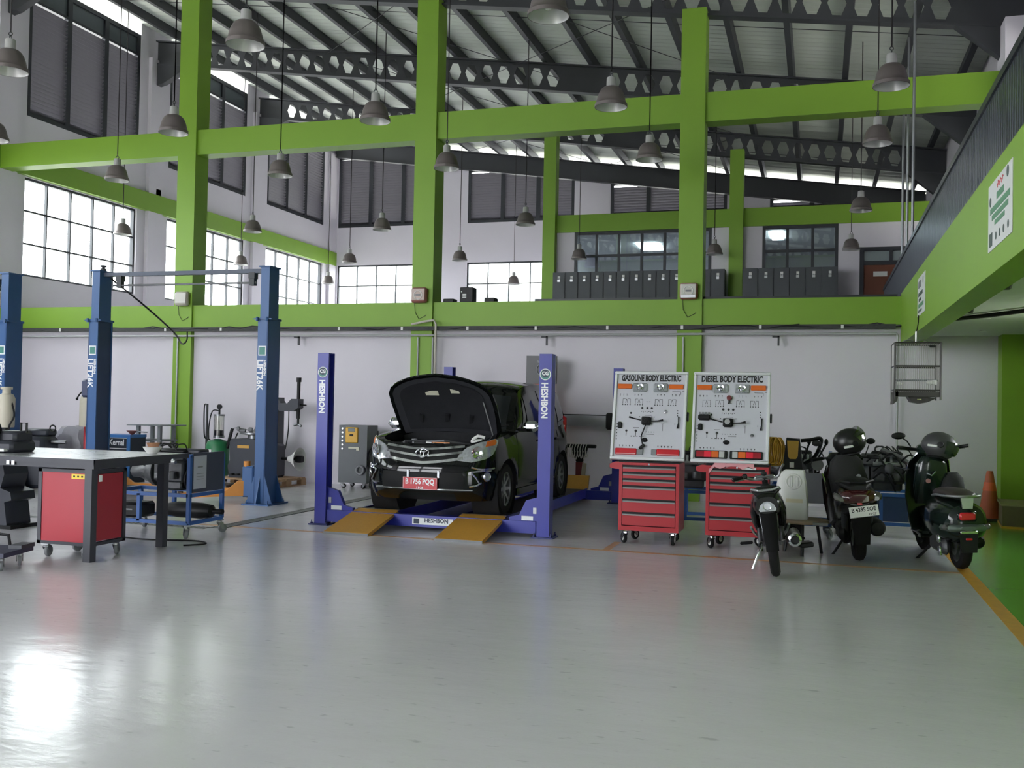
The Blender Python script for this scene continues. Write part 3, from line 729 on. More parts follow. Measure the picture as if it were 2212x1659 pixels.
def body():
    n = 230; ss = [-CW.S + 2 * CW.S * k / n for k in range(n + 1)]; nz = 16
    V = []; idx = {}; F = []
    for i, s in enumerate(ss):
        zt = ZT(CW.P(s)[0].y)
        for k in range(nz + 1):
            z = .2 + (zt - .2) * k / nz; p = CW(s, z)
            if abs(p.x) > .55:                                        # snap to the wheel arches
                for ay in AX:
                    v = Vector((p.y - ay, p.z - .31)); r = v.length
                    if WR - .035 < r < WR + .03 and r > 1e-3: v = v / r * WR; p = Vector((p.x * 1.008, ay + v.x, max(.17, .31 + v.y)))
            idx[i, k] = len(V); V.append(p)
    def inside(p): return abs(p.x) > .55 and any(hypot(p.y - a, p.z - .31) < WR - .004 for a in AX)
    for i in range(n):
        for k in range(nz):
            q = [idx[i, k], idx[i+1, k], idx[i+1, k+1], idx[i, k+1]]
            if any(inside(V[j]) for j in q): continue
            F.append(tuple(q))
    m = MB(); m.add(V, F)
    return m.build('body', CARB, car, True, 50)
body_o = body()
for sg in (-1, 1):                                                    # fender tops
    m = MB(); r = []
    for k in range(26):
        s = sg * (.62 + (1.62 - .62) * k / 25); p, nn = CW.P(s); z = ZT(p.y); e = CW(s, z); w_ = .1 + .03 * k / 25
        nn3 = Vector((nn.x, nn.y, 0)); r.append([e, e - nn3 * .04 + Vector((0, 0, .012)), e - nn3 * w_ + Vector((0, 0, .012)), e - nn3 * (w_ + .01) - Vector((0, 0, .2))])
    m.grid(r); m.build('fender_top', CARB, car, True, 60)
m = MB(); r = []
for k in range(25):
    s = -.66 + 1.32 * k / 24; p, nn = CW.P(s); e = CW(s, ZT(p.y)); r.append([e, e + Vector((0, .05, .006)), e + Vector((0, .16, 0)), e + Vector((0, .17, -.2))])
m.grid(r); m.build('radiator_panel', MATTE, car)
# engine bay
m = MB().bx(-.68, .68, .2, 1.05, .42, .5); m.bx(-.7, -.66, .3, 1.05, .5, .9); m.bx(.66, .7, .3, 1.05, .5, .9); m.bx(-.7, .7, .98, 1.04, .5, .97)
bay = m.build('engine_bay', MATTE, car, False)
MB().box((-.02, .6, .72), (.5, .5, .24), ch=.05).bx(-.3, .2, .36, .42, .7, .8).build('engine_cover', BLACK, bay)
m = MB()
for k in range(6): m.lathe([(.025, 0), (.03, .03), (.02, .05), (0, .05)], (-.5 + k * .13, .36 + .03 * (k % 2), .80 + .01 * (k % 3)), 'z', 10)
m.tube([(-.5, .4, .78), (-.2, .34, .84), (.1, .38, .82), (.35, .36, .8)], .022, 8); m.tube([(-.3, .7, .84), (.1, .5, .87), (.4, .6, .82)], .028, 8); m.tube([(-.55, .6, .8), (-.4, .45, .86), (-.15, .5, .86)], .018, 8)
m.build('hoses_and_caps', M('engine_bay_metal', (92, 92, 96), .35, .7, var=.4, scale=20), bay)
MB().box((-.5, .72, .74), (.2, .26, .22), ch=.01).build('battery', BLACK, bay)
MB().box((.5, .56, .88), (.16, .12, .06), ch=.02).tube([(.45, .5, .9), (.52, .5, .95), (.6, .52, .93)], .02, 8).build('washer_bottle', WHITEP, bay)
MB().box((.1, .37, .86), (.22, .014, .012)).build('copper_rail', M('copper_brown', (150, 98, 58), .4, .6), bay, False)
MB().box((-.05, .35, .86), (.07, .012, .012)).build('white_tag', WHITEP, bay, False)
MB().lathe([(0, .0), (.035, .0), (.035, .03), (0, .035)], (-.32, .55, .86), 'z', 14).build('filler_cap', GREYP, bay)
# greenhouse
XTOP = [(1.1, .76), (1.78, .615), (2.4, .60), (3.6, .595), (4.02, .57)]; ZTOP = [(1.1, .995), (1.45, 1.27), (1.78, 1.51), (2.1, 1.585), (2.6, 1.61), (3.2, 1.605), (3.7, 1.56), (4.02, 1.47)]
YC = [1.1 + (4.02 - 1.1) * k / 44 for k in range(45)]
def side(y, h, sg, off=0.0):
    xb = CW(CW.S * .5, ZT(y)).x - .01
    xb = lerp_tab([(1.1, .765), (1.6, .79), (3.3, .775), (3.8, .73), (4.02, .65)], y); zb = ZT(y) - .01
    xt, zt = lerp_tab(XTOP, y), lerp_tab(ZTOP, y); bul = .03 * sin(pi * h)
    return Vector((sg * (xb + (xt - xb) * h + bul + off), y, zb + (zt - zb) * h))
m = MB()
for sg in (-1, 1): m.grid([[side(y, k / 8, sg) for k in range(9)] for y in YC])
prof = [(1.0, .975), (1.1, 1.03), (1.45, 1.30), (1.78, 1.545), (1.95, 1.61), (2.2, 1.645), (2.6, 1.665), (3.2, 1.66), (3.7, 1.615), (3.95, 1.54), (4.06, 1.4), (4.1, 1.2), (4.09, 1.04)]
pr = catmull([(a, b, 0) for a, b in prof], 5); rows = []
for p in pr:
    y, z = p.x, p.y; hw = lerp_tab([(1.0, .76), (1.1, .76), (1.78, .615), (2.4, .60), (3.6, .595), (4.02, .57)], y) if z > 1.45 or y < 2 else lerp_tab([(1.04, .68), (1.2, .66), (1.45, .58)], z)
    row = []
    for k in range(15):
        u = -1 + 2 * k / 14; dz = lerp_tab([(1.0, .0), (1.1, .035), (2.0, .055), (4.02, .06), (4.1, .01)], y) * u * u
        yy_ = y + (.12 * u * u if y < 1.2 else .06 * u * u if y < 1.8 else (-.04 * u * u if y > 3.9 else 0)); row.append((u * hw, yy_, z - dz))
    rows.append(row)
m.grid(rows); gh = m.build('cabin', CARB, car, True, 45)
m = MB(); rows2 = [[Vector(q) + Vector((0, -.006, .006)) for q in r[1:-1]] for r, p in zip(rows, pr) if 1.06 < p.x < 1.72]; m.grid(rows2); m.build('windscreen', CARG, gh)
m = MB(); m.grid([[Vector(q) + Vector((0, .008, .002)) for q in r[2:-2]] for r, p in zip(rows, pr) if p.x > 3.96 and p.y > 1.15]); m.build('rear_window', CARG, gh)
def sglass(ya0, ya1, yb0, yb1, h0, h1, sg, nm='side_window'):
    r = []
    for i in range(9):
        h = h0 + (h1 - h0) * i / 8; t = i / 8; a = ya0 + (ya1 - ya0) * t; b = yb0 + (yb1 - yb0) * t
        r.append([side(a + (b - a) * k / 8, h, sg, .006) for k in range(9)])
    MB().grid(r).build(nm, CARG, gh)
for sg in (-1, 1):
    sglass(1.38, 1.74, 1.62, 1.78, .1, .84, sg, 'quarter_glass'); sglass(1.68, 1.84, 2.44, 2.42, .1, .86, sg); sglass(2.52, 2.52, 3.24, 3.2, .1, .86, sg); sglass(3.32, 3.3, 3.86, 3.72, .12, .84, sg)
    for y in (2.48, 3.28):                                            # door seams
        MB().tube([CW(sg * (y + .49), z, .002) for z in (.32, .5, .7, .9, .98)], .004, 4).build('door_seam', BLACK, car)
    MB().tube([CW(sg * (1.28 + .49), z, .002) for z in (.32, .5, .7, .9, .98)], .004, 4).build('door_seam', BLACK, car)
    for y in (2.32, 3.12):
        p = CW(sg * (y + .49), .86, .02); MB().box(p, (.03, .17, .03), ch=.01).build('door_handle', CARB, car)
    mr = MB().box((sg * .93, 1.36, 1.06), (.2, .1, .14), ch=.045).build('mirror', CHROME, car)
    MB().box((sg * .93, 1.412, 1.06), (.16, .01, .11)).build('mirror_glass', CARG, mr, False)
    MB().box((sg * .93, 1.30, 1.05), (.17, .02, .018), ch=.005).build('mirror_indicator', LENS, mr)
    MB().box((sg * .82, 1.37, 1.01), (.12, .05, .04), ch=.01).build('mirror_arm', BLACK, mr)
    MB().bx(sg * .80 - .02, sg * .80 + .02, 1.15, 3.0, .2, .28).build('side_skirt', CARB, car, False)
# roof rails omitted in photo; underbody and wheel housings
m = MB().bx(-.5, .5, .25, 4.0, .2, .5); m.bx(-.8, .8, 1.15, 3.0, .22, .5)
m.build('underbody', MATTE, car, False)
for sg in (-1, 1):
    for ay in AX: MB().lathe([(WR + .01, sg * .48), (WR + .01, sg * .815)], (0, ay, .31), 'x', 20).lathe([(0, sg * .48), (WR + .01, sg * .48)], (0, ay, .31), 'x', 20).build('wheel_housing', MATTE, car)
def decal(poly, off=.004, nm='trim', mat=None, parent=None, n=10, mcol=10, sg=1, W=CW, thick=.012):
    """patch on the shell; poly: (s, z) outline, each z-row one interval"""
    zs = [p[1] for p in poly]; z0, z1 = min(zs) + 1e-5, max(zs) - 1e-5; rows = []
    for i in range(n + 1):
        z = z0 + (z1 - z0) * i / n; xs = []
        for (a, za), (b, zb) in zip(poly, poly[1:] + poly[:1]):
            if (za - z) * (zb - z) <= 0 and za != zb: xs.append(a + (b - a) * (z - za) / (zb - za))
        a, b = min(xs), max(xs); r = [W(sg * (a + (b - a) * k / mcol), z, off) for k in range(mcol + 1)]
        rows.append([W(sg * a, z, off - thick)] + r + [W(sg * b, z, off - thick)])
    return MB().grid(rows).build(nm, mat, parent or car, True, 50)
def band(fn, s0, s1, w, off, nm, mat, parent=None, n=36, th=.014):
    r = []
    for k in range(n + 1):
        s = s0 + (s1 - s0) * k / n; z = fn(s); ww = w(s) if callable(w) else w
        r.append([CW(s, z - ww / 2, off - th), CW(s, z - ww / 2, off), CW(s, z + ww / 2, off), CW(s, z + ww / 2, off - th)])
    return MB().grid(r).build(nm, mat, parent or car, True, 30)
gr = decal([(-.46, .76), (-.40, .66), (0, .635), (.40, .66), (.46, .76), (.5, .83), (0, .845), (-.5, .83)], .003, 'grille', M('dark_grille_mesh', (18, 19, 20), .55, spec=.2), n=8, mcol=24)
band(lambda s: .795 + .1 * abs(s) ** 1.3, -.52, .52, .026, .018, 'grille_bar', CHROME, gr); band(lambda s: .715 + .13 * abs(s) ** 1.2, -.49, .49, .026, .02, 'grille_bar', CHROME, gr)
band(lambda s: .64 + .16 * abs(s) ** 1.4, -.5, .5, .03, .014, 'grille_bar', CHROME, gr)
em = thing('emblem', '', 'x'); del em['label']; del em['category']; em.parent = gr
def ell(rx, rz, cx, cz, r=.006):
    m = MB(); pts = [(cx + rx * cos(2*pi*k/28), 0, cz + rz * sin(2*pi*k/28)) for k in range(28)]
    m.tube(pts, r, 6, close=True); return m
for a in ((.078, .054, 0, 0, .008), (.024, .048, 0, .0, .006), (.056, .02, 0, .028, .006)):
    o = ell(*a).build('emblem_ring', CHROME, gr); o.location = (0, CW(0, .755, .035).y, .755); o.rotation_euler = (radians(-18), 0, 0)
bpy.data.objects.remove(em)
for sg in (-1, 1):
    hl = decal([(.41, .665), (.46, .76), (.56, .83), (.74, .885), (1.0, .925), (1.06, .91), (.98, .82), (.90, .74), (.78, .69), (.6, .655)], .012, 'headlight', LENS, sg=sg, n=14, mcol=18)
    c = CW(sg * .68, .765, .02); cn = CW.P(sg * .68)[1]; fm = frame_mx(c, Vector((-cn.y, cn.x, 0)), (0, 0, 1))
    MB().lathe([(.075, .004), (.07, .014), (.05, .006), (.02, .0), (.02, .012), (0, .016)], (0, 0, 0), 'z', 22, fm).build('lamp_bowl', CHROME, hl)
    decal([(.80, .835), (.84, .9), (1.0, .922), (1.0, .88), (.93, .84)], .016, 'amber_indicator', AMBER, hl, 6, 6, sg)
    fg = CW(sg * .80, .49, .012); cn = CW.P(sg * .80)[1]; fm = frame_mx(fg, Vector((-cn.y, cn.x, 0)), (0, 0, 1))
    fo = MB().lathe([(.05, -.01), (.05, .006), (.042, .012), (.02, .006), (0, .008)], (0, 0, 0), 'z', 20, fm).build('fog_lamp', LENS, car)
    MB().torus((0, 0, .004), .052, .007, 'z', 22, 6, fm).build('fog_ring', CHROME, fo)
    tr_ = MB()
    for pts in ([(.92, .585), (.72, .575), (.6, .6)], [(.86, .56), (.62, .545), (.66, .47), (.70, .41)], [(.58, .375), (.66, .39), (.72, .42)]):
        dense = catmull([(a, b, 0) for a, b in pts], 8); tr_.tube([CW(sg * q.x, q.y, .012) for q in dense], .011, 6)
    tr_.build('fog_trim', CHROME, car)
decal([(-.5, .34), (.5, .34), (.52, .44), (.5, .53), (-.5, .53), (-.52, .44)], .002, 'lower_intake', M('dark_grille_mesh', (30, 31, 33)), n=6, mcol=20)
band(lambda s: .335, -.62, .62, .014, .012, 'bumper_line', CHROME)
for x in (-.16, .22): MB().bx(x - .012, x + .012, -.012, .02, .47, .55).build('plate_bracket', STEEL, car, False)
npl = MB().box((0, -.022, .40), (.43, .012, .14), ch=.004).build('number_plate', PLATER, car)
m = MB(); text_mesh(m, 'B 1756 PQQ', .088, FRONT(0, -.030, .418), .001, .0025, .78); text_mesh(m, '11·28', .036, FRONT(.0, -.030, .35), .001, .001, 1.1)
for a in ((-.208, .208, .331, .334), (-.208, .208, .466, .469), (-.209, -.206, .331, .469), (.206, .209, .331, .469)): m.bx(a[0], a[1], -.0295, -.028, a[2], a[3])
m.build('plate_lettering', LETW, npl, False)
# wheels
def wheel(parent, c, sg, R=.31, W=.185, spokes=8):
    t = MB().lathe([(R*.66, -W/2), (R*.93, -W/2), (R*.985, -W/2+.02), (R, -W/2+.045), (R, W/2-.045), (R*.985, W/2-.02), (R*.93, W/2), (R*.66, W/2)], c, 'x', 36).build('tyre', RUBBER, parent)
    xo = c[0] + sg * (W / 2 - .012); xi = c[0] + sg * (W / 2 - .055)
    m = MB().lathe([(R*.67, sg*(W/2-.005)), (R*.67, sg*(W/2-.02)), (R*.61, sg*(W/2-.02)), (R*.6, -sg*W/2)], c, 'x', 36)
    for k in range(spokes):
        a = 2*pi*k/spokes; ca, sa = cos(a), sin(a); q = []
        for r, hw in ((.05, .024), (R*.64, .016)):
            q += [(r, -hw), (r, hw)]
        mx = Matrix.Translation((0, c[1], c[2])) @ Matrix.Rotation(a, 4, 'X')
        m.add([(xo - sg*.02, -.024, .04), (xo - sg*.02, .024, .04), (xo - sg*.006, .015, R*.64), (xo - sg*.006, -.015, R*.64), (xi, -.024, .04), (xi, .024, .04), (xi, .015, R*.64), (xi, -.015, R*.64)],
              [(0,1,2,3), (4,5,6,7), (0,1,5,4), (1,2,6,5), (2,3,7,6), (3,0,4,7)], mx)
    m.lathe([(.06, sg*(W/2-.06)), (.058, sg*(W/2-.025)), (.03, sg*(W/2-.015)), (0, sg*(W/2-.015))], c, 'x', 18)
    m.build('rim', M('grey_alloy_wheel', (150, 152, 152), .3, .85, var=.06), t)
    MB().lathe([(0, xi - c[0] - sg*.02), (R*.6, xi - c[0] - sg*.02)], c, 'x', 24).build('brake_disc', M('dark_brake_steel', (60, 60, 62), .5, .6), t)
for sg in (-1, 1):
    for ay in AX: wheel(car, (sg * .715, ay, .31), sg)
# raised bonnet
A = radians(47); hv = Vector((0, -cos(A), sin(A))); hn = Vector((0, -sin(A), -cos(A))); H0 = Vector((0, 1.04, .975))   # hn: underside normal
HW = [(0, .66), (.25, .685), (.5, .69), (.68, .675), (.78, .62), (.86, .50), (.92, .34), (.96, .15), (.97, .02)]
def hood_rows(k_in, off, nrow=26, ncol=22, bow=.07):
    r = []
    for i in range(nrow + 1):
        v = .97 * (i / nrow) ** .85; v = max(v, .0); hw = lerp_tab(HW, v) * k_in; row = []
        vv = (v - .5) * k_in + .5
        for k in range(ncol + 1):
            u = -1 + 2 * k / ncol; x = u * hw; bend = -bow * (x / .72) ** 2 + .05 * sin(pi * min(1, v))
            p = H0 + hv * vv - hn * (bend) + hn * off + Vector((x, 0, 0)); row.append(p)
        r.append(row)
    return r
m = MB(); a = hood_rows(1, 0); b = hood_rows(1, .028); m.grid(a); m.grid(b)
rim_a = [r[0] for r in a] + [r[-1] for r in a][::-1]; rim_b = [r[0] for r in b] + [r[-1] for r in b][::-1]; m.grid([rim_a, rim_b])
bon = m.build('bonnet', CARB, car, True, 40)
MB().grid(hood_rows(.93, .034)).build('bonnet_lining', M('charcoal_bonnet_lining', (48, 49, 54), .6, var=.2, scale=9, bump=.15, spec=.3), bon)
lp = hood_rows(.80, .040); MB().grid(lp).build('insulation_pad', M('black_felt_pad', (38, 39, 43), .85, var=.2, scale=12, bump=.3, spec=.2), bon)
def on_hood(x, v, off): return H0 + hv * v - hn * (-.07 * (x / .72) ** 2 + .05 * sin(pi * v)) + hn * off + Vector((x, 0, 0))
for x, v, w_, h_ in ((-.12, .66, .17, .075), (.19, .70, .11, .07)):
    MB().box((0, 0, 0), (w_, h_, .004), frame_mx(on_hood(x, v, .046), (1, 0, 0), hv)).build('caution_label', M('cream_label', (200, 198, 180), .6), bon, False)
for x in (-.36, -.02, .3): MB().box((0, 0, 0), (.05, .2, .02), frame_mx(on_hood(x, .22, .045), (1, 0, 0), hv), rot=(0, 0, -.25)).build('bonnet_rib', MATTE, bon)
MB().tube([on_hood(.52, .55, .03), (.62, .78, .93)], .008, 6).build('prop_rod', STEEL, car)
MB().box((0, 1.06, .985), (1.36, .1, .03), ch=.01).build('cowl', BLACK, car)
for x in (-.3, .3): MB().tube([(x, 1.09, 1.01), (x + .38, 1.2, 1.07)], .01, 6).build('wiper', BLACK, car)

for sg in (-1, 1): MB().box((sg * .66, 4.0, 1.0), (.12, .12, .34), ch=.03).build('tail_lamp', REDL, car)

# ================================================================== SHARED PIECES
def caster(parent, x, y, top, r=.05, rz=0.0, tyre=None, fork=None, w=.03):
    t = MB(); T = Matrix.Translation((x, y, 0)) @ Matrix.Rotation(rz, 4, 'Z')
    t.bx(-.035, .035, -.035, .035, top - .012, top); t.lathe([(.028, top - .02), (.03, top - .035), (0, top - .035)], (0, 0, 0), 'z', 12)
    for s in (-1, 1): t.prism([(-.03, top - .03), (.03, top - .03), (.05, r - .01), (.02, r - .012)], s * (w / 2 + .006), s * (w / 2 + .012), 'x')
    v = [tuple(T @ Vector(p)) for p in t.v]; m = MB(); m.v = v; m.f = t.f
    o = m.build('caster', fork or STEEL, parent, False)
    MB().lathe([(r * .55, -w / 2), (r * .92, -w / 2), (r, -w / 2 + .006), (r, w / 2 - .006), (r * .92, w / 2), (r * .55, w / 2)], (0, .035, r), 'x', 18, T).build('wheel', tyre or RUBBER, o)
    MB().lathe([(0, -w / 2 + .002), (r * .56, -w / 2 + .002), (r * .56, w / 2 - .002), (0, w / 2 - .002)], (0, .035, r), 'x', 14, T).build('hub', WHITEP if fork is CHROME else GREYP, o)
    return o
def bar(mb, a, b, w=.04, h=None):
    """square tube between two points"""
    a, b = Vector(a), Vector(b); d = b - a; L = d.length; d.normalize(); up = Vector((0, 0, 1)) if abs(d.z) < .9 else Vector((0, 1, 0))
    x = d.cross(up).normalized(); y = x.cross(d); m = Matrix((x, y, d)).transposed().to_4x4(); m.translation = (a + b) / 2
    return mb.box((0, 0, 0), (w, h or w, L), m)
def engine(parent, x, y, z, s=1.0, rz=0.0):
    """inline engine with bell housing, belt side, rocker cover and hoses"""
    T = Matrix.Translation((x, y, z)) @ Matrix.Rotation(rz, 4, 'Z') @ Matrix.Scale(s, 4)
    e = MB().box((0, 0, .22), (.5, .3, .3), T, ch=.03); e.box((0, 0, .42), (.46, .22, .12), T, ch=.02); e.box((0, 0, .03), (.42, .24, .14), T, ch=.03)
    blk = e.build('engine_block', M('dark_engine_block', (78, 79, 82), .45, .5, var=.3, scale=15, bump=.2), parent)
    b = MB().lathe([(.0, -.27), (.2, -.25), (.2, -.3), (.17, -.36), (.12, -.46), (.09, -.56), (.09, -.66), (.05, -.66), (.05, -.7), (0, -.7)], (0, 0, .2), 'x', 20, T)
    for k in range(10): a = 2*pi*k/10; b.box((-.38, .15*cos(a), .2 + .15*sin(a)), (.16, .012, .03), T, rot=(a, .3, 0))
    b.build('bell_housing', CAST, parent)
    MB().lathe([(0, .26), (.15, .26), (.15, .29), (.05, .3), (.05, .33), (.11, .33), (.11, .35), (0, .35)], (0, 0, .12), 'x', 20, T).lathe([(0, .27), (.06, .27), (.06, .31), (0, .31)], (0, .16, .34), 'x', 14, T).build('pulley', BLACK, parent)
    MB().box((0, 0, .5), (.44, .16, .07), T, ch=.03).build('rocker_cover', BLACK, parent)
    m = MB()
    for k in range(4): m.tube([(-.15 + k*.1, -.11, .44), (-.15 + k*.1, -.2, .46), (-.15 + k*.1, -.24, .38)], .022, 8, mx=T)
    m.tube([(-.2, -.25, .36), (.2, -.25, .36)], .03, 8, mx=T); m.build('manifold', ALU, parent)
    m = MB()
    for k in range(6):
        p0 = Vector((random.uniform(-.25, .25), random.uniform(-.15, .15), .5)); pts = [p0, p0 + Vector((random.uniform(-.1, .1), -.06, .1)), p0 + Vector((random.uniform(-.2, .2), -.12, .05)), p0 + Vector((random.uniform(-.2, .2), -.16, -.15))]
        m.tube(catmull(pts, 5), .009, 6, mx=T)
    m.build('wire_loom', BLACK, parent)
    MB().lathe([(0, 0), (.07, 0), (.075, .02), (.07, .1), (0, .11)], (.1, -.2, .12), 'z', 16, T).box((-.1, -.19, .16), (.14, .1, .1), T, ch=.02).build('ancillary', CAST, parent)
    return blk

# ================================================================== WORKBENCH AND LEFT FOREGROUND
BFR = M('charcoal_bench_frame', (50, 52, 60), .45, var=.08); BTOP = M('worn_steel_top', (186, 186, 190), .3, .5, var=.2, scale=5, rvar=.12, stretch=(1, 4, 1))
REDC = M('crimson_cabinet_paint', (162, 42, 54), .4, var=.05, scale=2); REDD = M('red_cart_paint', (168, 40, 49), .36, var=.04)
wbn = thing('workbench', 'charcoal framed workbench with pale steel top and two visible legs', 'workbench', (-6.4, 7.55, 0))
for x in (-.03, -2.86):
    for y in (.03, 1.08): MB().bx(x - .04, x + .04, y - .04, y + .04, 0, .86).build('leg', BFR, wbn, False)
m = MB(); m.bx(-2.9, .03, -.01, .03, .86, .935).bx(-2.9, .03, 1.08, 1.12, .86, .935).bx(-.01, .03, .03, 1.08, .86, .935).bx(-2.9, -2.86, .03, 1.08, .86, .935); m.build('apron', BFR, wbn, False)
MB().bx(-2.9, .04, -.02, 1.4, .935, .945).build('tabletop', BTOP, wbn, False)
MB().bx(-2.9, .045, -.025, -.018, .9, .948).bx(.038, .045, -.025, 1.4, .9, .948).bx(-2.9, .045, 1.398, 1.405, .9, .948).build('edge_strip', BFR, wbn, False)
for x in (-.96, -.9): MB().bx(x, x + .035, -.028, -.024, .87, .91).build('white_sticker', LETW, wbn, False)
MB().bx(.032, .036, .06, .1, .74, .8).build('hook_tag', LETW, wbn, False)
cb = thing('tool_cabinet', 'red steel cabinet on casters parked under the workbench', 'cabinet', (-6.75, 7.86, 0))
m = MB()
for sx in (-.3, .28):
    for sy in (-.22, .22): m.bx(sx - .02, sx + .02, sy - .02, sy + .02, .13, .84)
for z in (.13, .81): m.bx(-.32, .3, -.24, -.2, z, z + .03).bx(-.32, .3, .2, .24, z, z + .03).bx(-.32, -.28, -.2, .2, z, z + .03).bx(.26, .3, -.2, .2, z, z + .03)
m.build('frame', BFR, cb, False)
MB().bx(-.28, .26, -.232, -.22, .16, .81).build('front_panel', REDC, cb, False)
MB().bx(.285, .293, -.19, .19, .17, .8).build('side_panel', M('dark_red_side_panel', (150, 36, 50), .4), cb, False)
MB().bx(-.3, -.29, -.2, .2, .16, .81).bx(-.28, .26, .215, .225, .16, .81).bx(-.3, .28, -.22, .22, .8, .83).build('back_panel', BFR, cb, False)
ws = MB().bx(.06, .25, -.237, -.232, .755, .80).build('warning_strip', M('yellow_warning_print', (226, 196, 62), .5), cb, False)
m = MB()
for k in range(4): m.bx(.08 + k*.045, .1 + k*.045, -.2385, -.237, .77, .785)
m.build('warning_symbols', BLACK, ws, False)
for x, y, a in ((-.24, -.2, .2), (-.24, .17, -.3), (.24, -.16, 2.6), (.24, .18, .4)): caster(cb, x, y, .13, .055, a, GREYP)
# things on the bench
t = thing('paper_bowl', 'small white bowl with a brown cup rim on the bench', 'bowl', (-6.62, 8.7, .946))
MB().lathe([(0, 0), (.05, 0), (.1, .07), (.095, .07), (.046, .008), (0, .008)], n=16).build('bowl', WHITEP, t); MB().lathe([(.055, .05), (.07, .09), (.065, .09), (.05, .05)], (-.03, .05, .02), n=14).build('cup', M('brown_paper_cup', (150, 106, 78), .7), t)
t = thing('bench_grinder', 'dark bench machine with steel guard at the left end of the bench', 'machine', (-7.95, 8.1, .946))
MB().box((0, 0, .06), (.5, .34, .12), ch=.03).box((.1, .0, .16), (.3, .26, .12), ch=.03).build('base', BFR, t); MB().lathe([(0, -.06), (.16, -.06), (.16, .02), (0, .02)], (-.1, -.12, .2), 'y', 22).build('wheel_guard', BLACK, t)
MB().torus((-.1, -.2, .2), .16, .012, 'y', 24, 6).build('steel_rim', CHROME, t); MB().box((.12, -.19, .03), (.16, .05, .025)).build('white_block', WHITEP, t, False)
MB().tube([(.2, .0, .2), (.2, 0, .3), (.27, 0, .3), (.27, 0, .2)], .012, 8).build('handle', BLACK, t)
# dolly at the picture edge
dl = thing('flat_dolly', 'dark blue low dolly with loop handle at the bottom left edge', 'dolly', (-7.13, 6.98, 0), .25)
MB().bx(-.6, .42, -.3, .18, .13, .17).build('deck', M('dark_navy_frame', (46, 48, 70), .5), dl, False)
MB().tube([(.1, .05, .16), (.1, .05, .27), (.16, .05, .29), (.26, .05, .28), (.28, .05, .17)], .014, 8).build('loop_handle', BLACK, dl)
MB().bx(.3, .42, -.02, .2, .165, .2).build('deck_lip', BFR, dl, False)
for x, y in ((.34, -.2), (.34, .1), (-.5, -.2), (-.5, .1)): caster(dl, x, y, .13, .05, .5, GREYP)

# engine trainer on blue trolley ------------------------------------------
BLT = M('blue_trolley_paint', (48, 92, 158), .42, var=.1)
def trolley(name, label, loc, rz, L, D, hmid, hback, eng_scale=.8, panel=False, ex=-.02):
    t = thing(name, label, 'engine stand', loc, rz, group='engine stands on blue frames')
    zb = .17; m = MB()
    for z in (zb, hmid):
        bar(m, (-L/2, -D/2, z), (L/2, -D/2, z)); bar(m, (-L/2, D/2, z), (L/2, D/2, z)); bar(m, (-L/2, -D/2, z), (-L/2, D/2, z)); bar(m, (L/2, -D/2, z), (L/2, D/2, z))
    for x in (-L/2, -L/2 + L*.42, L/2):
        for y in (-D/2, D/2): bar(m, (x, y, zb), (x, y, hmid))
    for y in (-D/2, D/2): bar(m, (L/2, y, hmid), (L/2, y, hback))
    bar(m, (L/2, -D/2, hback), (L/2, D/2, hback)); m.build('frame', BLT, t, False)
    for x in (-L/2 + .05, L/2 - .02):
        for y in (-D/2, D/2): caster(t, x, y, .15, .05, random.uniform(-1, 1), GREYP, w=.035)
    if panel:
        p = MB().bx(L/2 + .005, L/2 + .03, -D/2 + .02, D/2 - .02, hmid + .03, hback + .03).build('control_panel', M('slate_panel_paint', (60, 66, 80), .5), t, False)
        MB().bx(L/2 + .03, L/2 + .034, -D/2 + .03, -D/2 + .26, hmid + .07, hback).build('instruction_plate', M('grey_plate', (176, 178, 190), .5), p, False)
        mm = MB(); mm.bx(L/2 + .034, L/2 + .036, -D/2 + .1, -D/2 + .19, hback - .13, hback - .115)
        for k in range(3): mm.bx(L/2 + .034, L/2 + .0355, -D/2 + .08, -D/2 + .21, hback - .2 - k*.03, hback - .195 - k*.03)
        mm.build('plate_text', GREYP, p, False)
    engine(t, ex, 0, hmid + .06, eng_scale)
    return t
tl = trolley('engine_trainer', 'blue framed engine trainer with grey instruction plate behind the workbench', (-7.06, 9.5, 0), 0, 1.1, .62, .47, .9, .8, True, .13)
MB().box((-.3, -.1, .27), (.34, .3, .17), ch=.03).build('battery_box', BLACK, tl); MB().bx(-.38, -.22, -.255, -.25, .27, .285).build('box_mark', GREYP, tl, False)
MB().lathe([(0, -.3), (.07, -.28), (.09, -.15), (.09, .15), (.07, .28), (.03, .3), (.03, .42), (0, .42)], (.32, .05, .27), 'x', 16).build('muffler', BLACK, tl)
MB().box((.2, .1, .93), (.5, .2, .05), ch=.015).build('top_tray', BFR, tl)
pipe('floor_cable', catmull([(-6.25, 8.75, .008), (-6.12, 8.95, .008), (-6.35, 9.08, .008), (-6.9, 8.95, .008), (-7.4, 9.05, .008)], 6), .008, BLACK, 'thin black cable lying on the floor behind the bench leg', 'cable')

